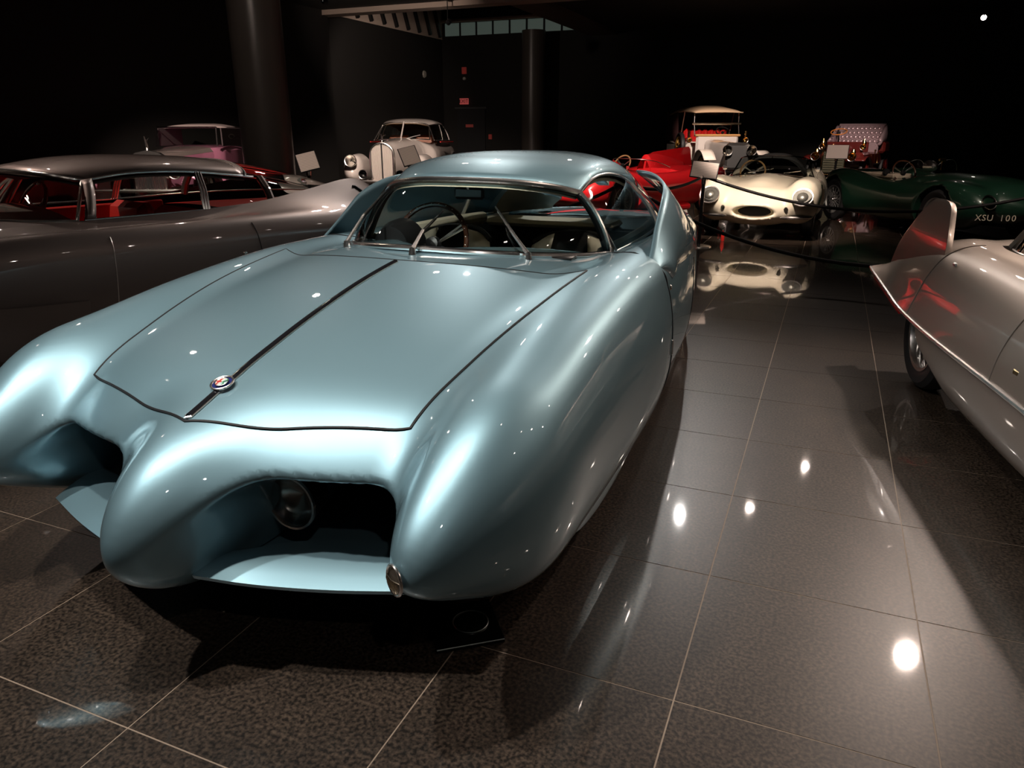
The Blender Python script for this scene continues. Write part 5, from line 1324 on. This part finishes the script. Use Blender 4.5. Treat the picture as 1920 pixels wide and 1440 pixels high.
for s in (1, -1):
    for y in (2.1, 3.0, 4.0): b = MB(); b.tube([(s * .68, 3.0 + (y - 3.0) * .6, 1.12), (s * .69, y, 1.90)], .013, 6); b.build('roof_bow', mat('bow_wood', (.25, .12, .08), .5), to)
    b = MB(); b.add([(s * .69, 2.6, 1.12), (s * .69, 4.1, 1.12), (s * .69, 4.1, 1.86), (s * .70, 2.8, 1.90)], [[0, 1, 2, 3]]); o = b.build('side_curtain', MATS['maroon_canvas'], to); solid(o, .01, 0)
    wood_w = mat('yellow_spoke', (.75, .42, .08), .4)
    wheel(to, (s * .70, 0, .42), .42, .11, .33, s, wire=False, spoke_m=wood_w); wheel(to, (s * .70, 3.2, .42), .42, .11, .33, s, wire=False, spoke_m=wood_w)
    G = []
    for t in np.linspace(0, 1, 16):
        y = -.60 + 1.9 * t; z = .50 + .42 * math.sin(PI * min(1, t * 1.3 + .15)) if t < .65 else .60 - .8 * (t - .65); G.append([(s * (.56 + .30 * q), y, max(z, .32)) for q in np.linspace(0, 1, 5)])
    b = MB(); b.grid(G); o = b.build('front_wing', white, to); solid(o, .025, -1)
    b = MB(); b.box((s * .72, 2.0, .34), (.30, 1.8, .04), bev=.01); b.build('running_board', white, to)
    lamp(to, (s * .30, -.62, .93), .12, .2, bowl=mat('nickel', (.75, .68, .6), .15, 1.0)); lamp(to, (s * .76, 1.2, 1.15), .07, .14, name='side_lamp', bowl=brass)
    b = MB(); b.tube([(s * .76, 1.24, 1.22), (s * .76, 1.24, 1.38)], .03, 8); b.build('lamp_chimney', brass, to)
wheel(to, (-.86, 1.75, .98), .37, .12, .26, -1, wire=False, spoke_m=MATS['yellow_spoke'], name='spare_wheel')
steering(to, (.30, 1.75, 1.36), .19, math.radians(40), black_m, brass)

# ================================================================== brass era car with button-tufted seat
br = car_root('antique_car', .3, 15.3, -.24, 'antique car with brass lamps and silvery tufted bench seat')
mar = mat('maroon_body', (.10, .012, .010), .3, coat=1)
b = MB(); b.box((.12, 1.0, .72), (1.0, 2.4, .35), bev=.06); b.build('body', mar, br)
b = MB(); b.box((0, -.02, .66), (.52, .60, .50), bev=.05); b.build('bonnet', mar, br)
b = MB(); b.box((0, -.36, .66), (.50, .08, .52), bev=.02); rad = b.build('radiator', mat('radiator_green', (.10, .10, .07), .4, .5), br)
for k in range(8):
    b = MB(); b.box((0, -.41, .45 + .055 * k), (.44, .012, .010)); b.build('radiator_fin', mat('fin_metal', (.35, .32, .22), .4, .8), rad, smooth=False)
b = MB(); b.tube([(x, -.41, z) for x, z in ((-.27, .38), (-.27, .93), (.27, .93), (.27, .38))], .014, 6, closed=True); b.build('radiator_frame', brass, br)
tuft = mat('silver_leather', (.42, .30, .33), .28, .35)
b = MB(); b.box((.02, 1.60, 1.02), (1.16, .62, .16), bev=.06); b.box((.02, 1.34, .93), (1.20, .10, .22), bev=.04); b.build('seat_base', tuft, br)
# back: rows of padded tufts
for r in range(4):
    for k in range(10):
        c = (-.47 + .108 * k + (.054 if r % 2 else 0), 1.90 + .035 * r, 1.12 + .105 * r)
        b = MB(); b.lathe([(.001, -.05), (.03, -.042), (.052, -.015), (.056, .02), (.04, .05)], c, 'y', 10); b.v = [(x, y, c[2] + (z - c[2]) * 1.15) for x, y, z in b.v]; b.build('seat_tuft', tuft, br)
b = MB(); b.box((.03, 1.99, 1.29), (1.16, .10, .50), Matrix.Rotation(-.3, 3, 'X'), bev=.04); b.tube([(-.54, 2.02, 1.53), (.60, 2.02, 1.53)], .035, 8); b.build('seat_back', tuft, br)
for s in (1, -1):
    G = [[(s * (.58 + .05 * math.sin(PI * q)) + .02, 1.35 + .65 * t, 1.05 + (.12 + .36 * t) * q) for q in np.linspace(0, 1, 6)] for t in np.linspace(0, 1, 8)]
    b = MB(); b.grid(G); o = b.build('seat_arm', tuft, br); solid(o, .07, 0)
    lamp(br, (s * .48, .30, 1.01), .07, .13, name='side_lamp', bowl=brass)
    b = MB(); b.lathe([(.001, .16), (.02, .15), (.035, .10), (.05, .06), (.055, .02)], (s * .48, .36, 1.05), 'z', 14); b.build('lamp_chimney', brass, br)
    lamp(br, (s * .42, -.45, .80), .10, .18, bowl=brass)
    b = MB(); b.lathe([(.001, .1), (.03, .09), (.05, .04), (.06, 0)], (s * .42, -.34, .88), 'z', 14); b.build('lamp_chimney', brass, br)
    G = [[(s * (.46 + .26 * q), -.45 + 1.5 * t, .62 + .22 * math.sin(PI * min(1, .15 + t * 1.2)) - .12 * t) for q in np.linspace(0, 1, 5)] for t in np.linspace(0, 1, 14)]
    b = MB(); b.grid(G); o = b.build('front_wing', mar, br); solid(o, .02, -1)
    wheel(br, (s * .62, .05, .40), .40, .09, .32, s, wire=False, spoke_m=mar, hub_m=brass); wheel(br, (s * .62, 2.3, .40), .40, .09, .32, s, wire=False, spoke_m=mar, hub_m=brass)
b = MB(); b.box((0, .80, .98), (1.0, .06, .28), bev=.02); b.build('dashboard', mar, br)
steering(br, (-.30, 1.02, 1.36), .19, math.radians(22), mat('orange_wood', (.65, .22, .05), .3), brass)
b = MB(); b.box((.62, 1.9, .98), (.22, .6, .28), bev=.05); b.build('side_box', mar, br)
for k, (x, y, z) in enumerate(((.66, .9, .92), (.70, 1.05, .86))):
    b = MB(); b.tube([(x, y, .62), (x, y - .05, z)], .012, 6); b.lathe([(.001, .03), (.022, .015), (.022, -.015), (.001, -.03)], (x, y - .05, z), 'z', 10); b.build('brass_lever', brass, br)
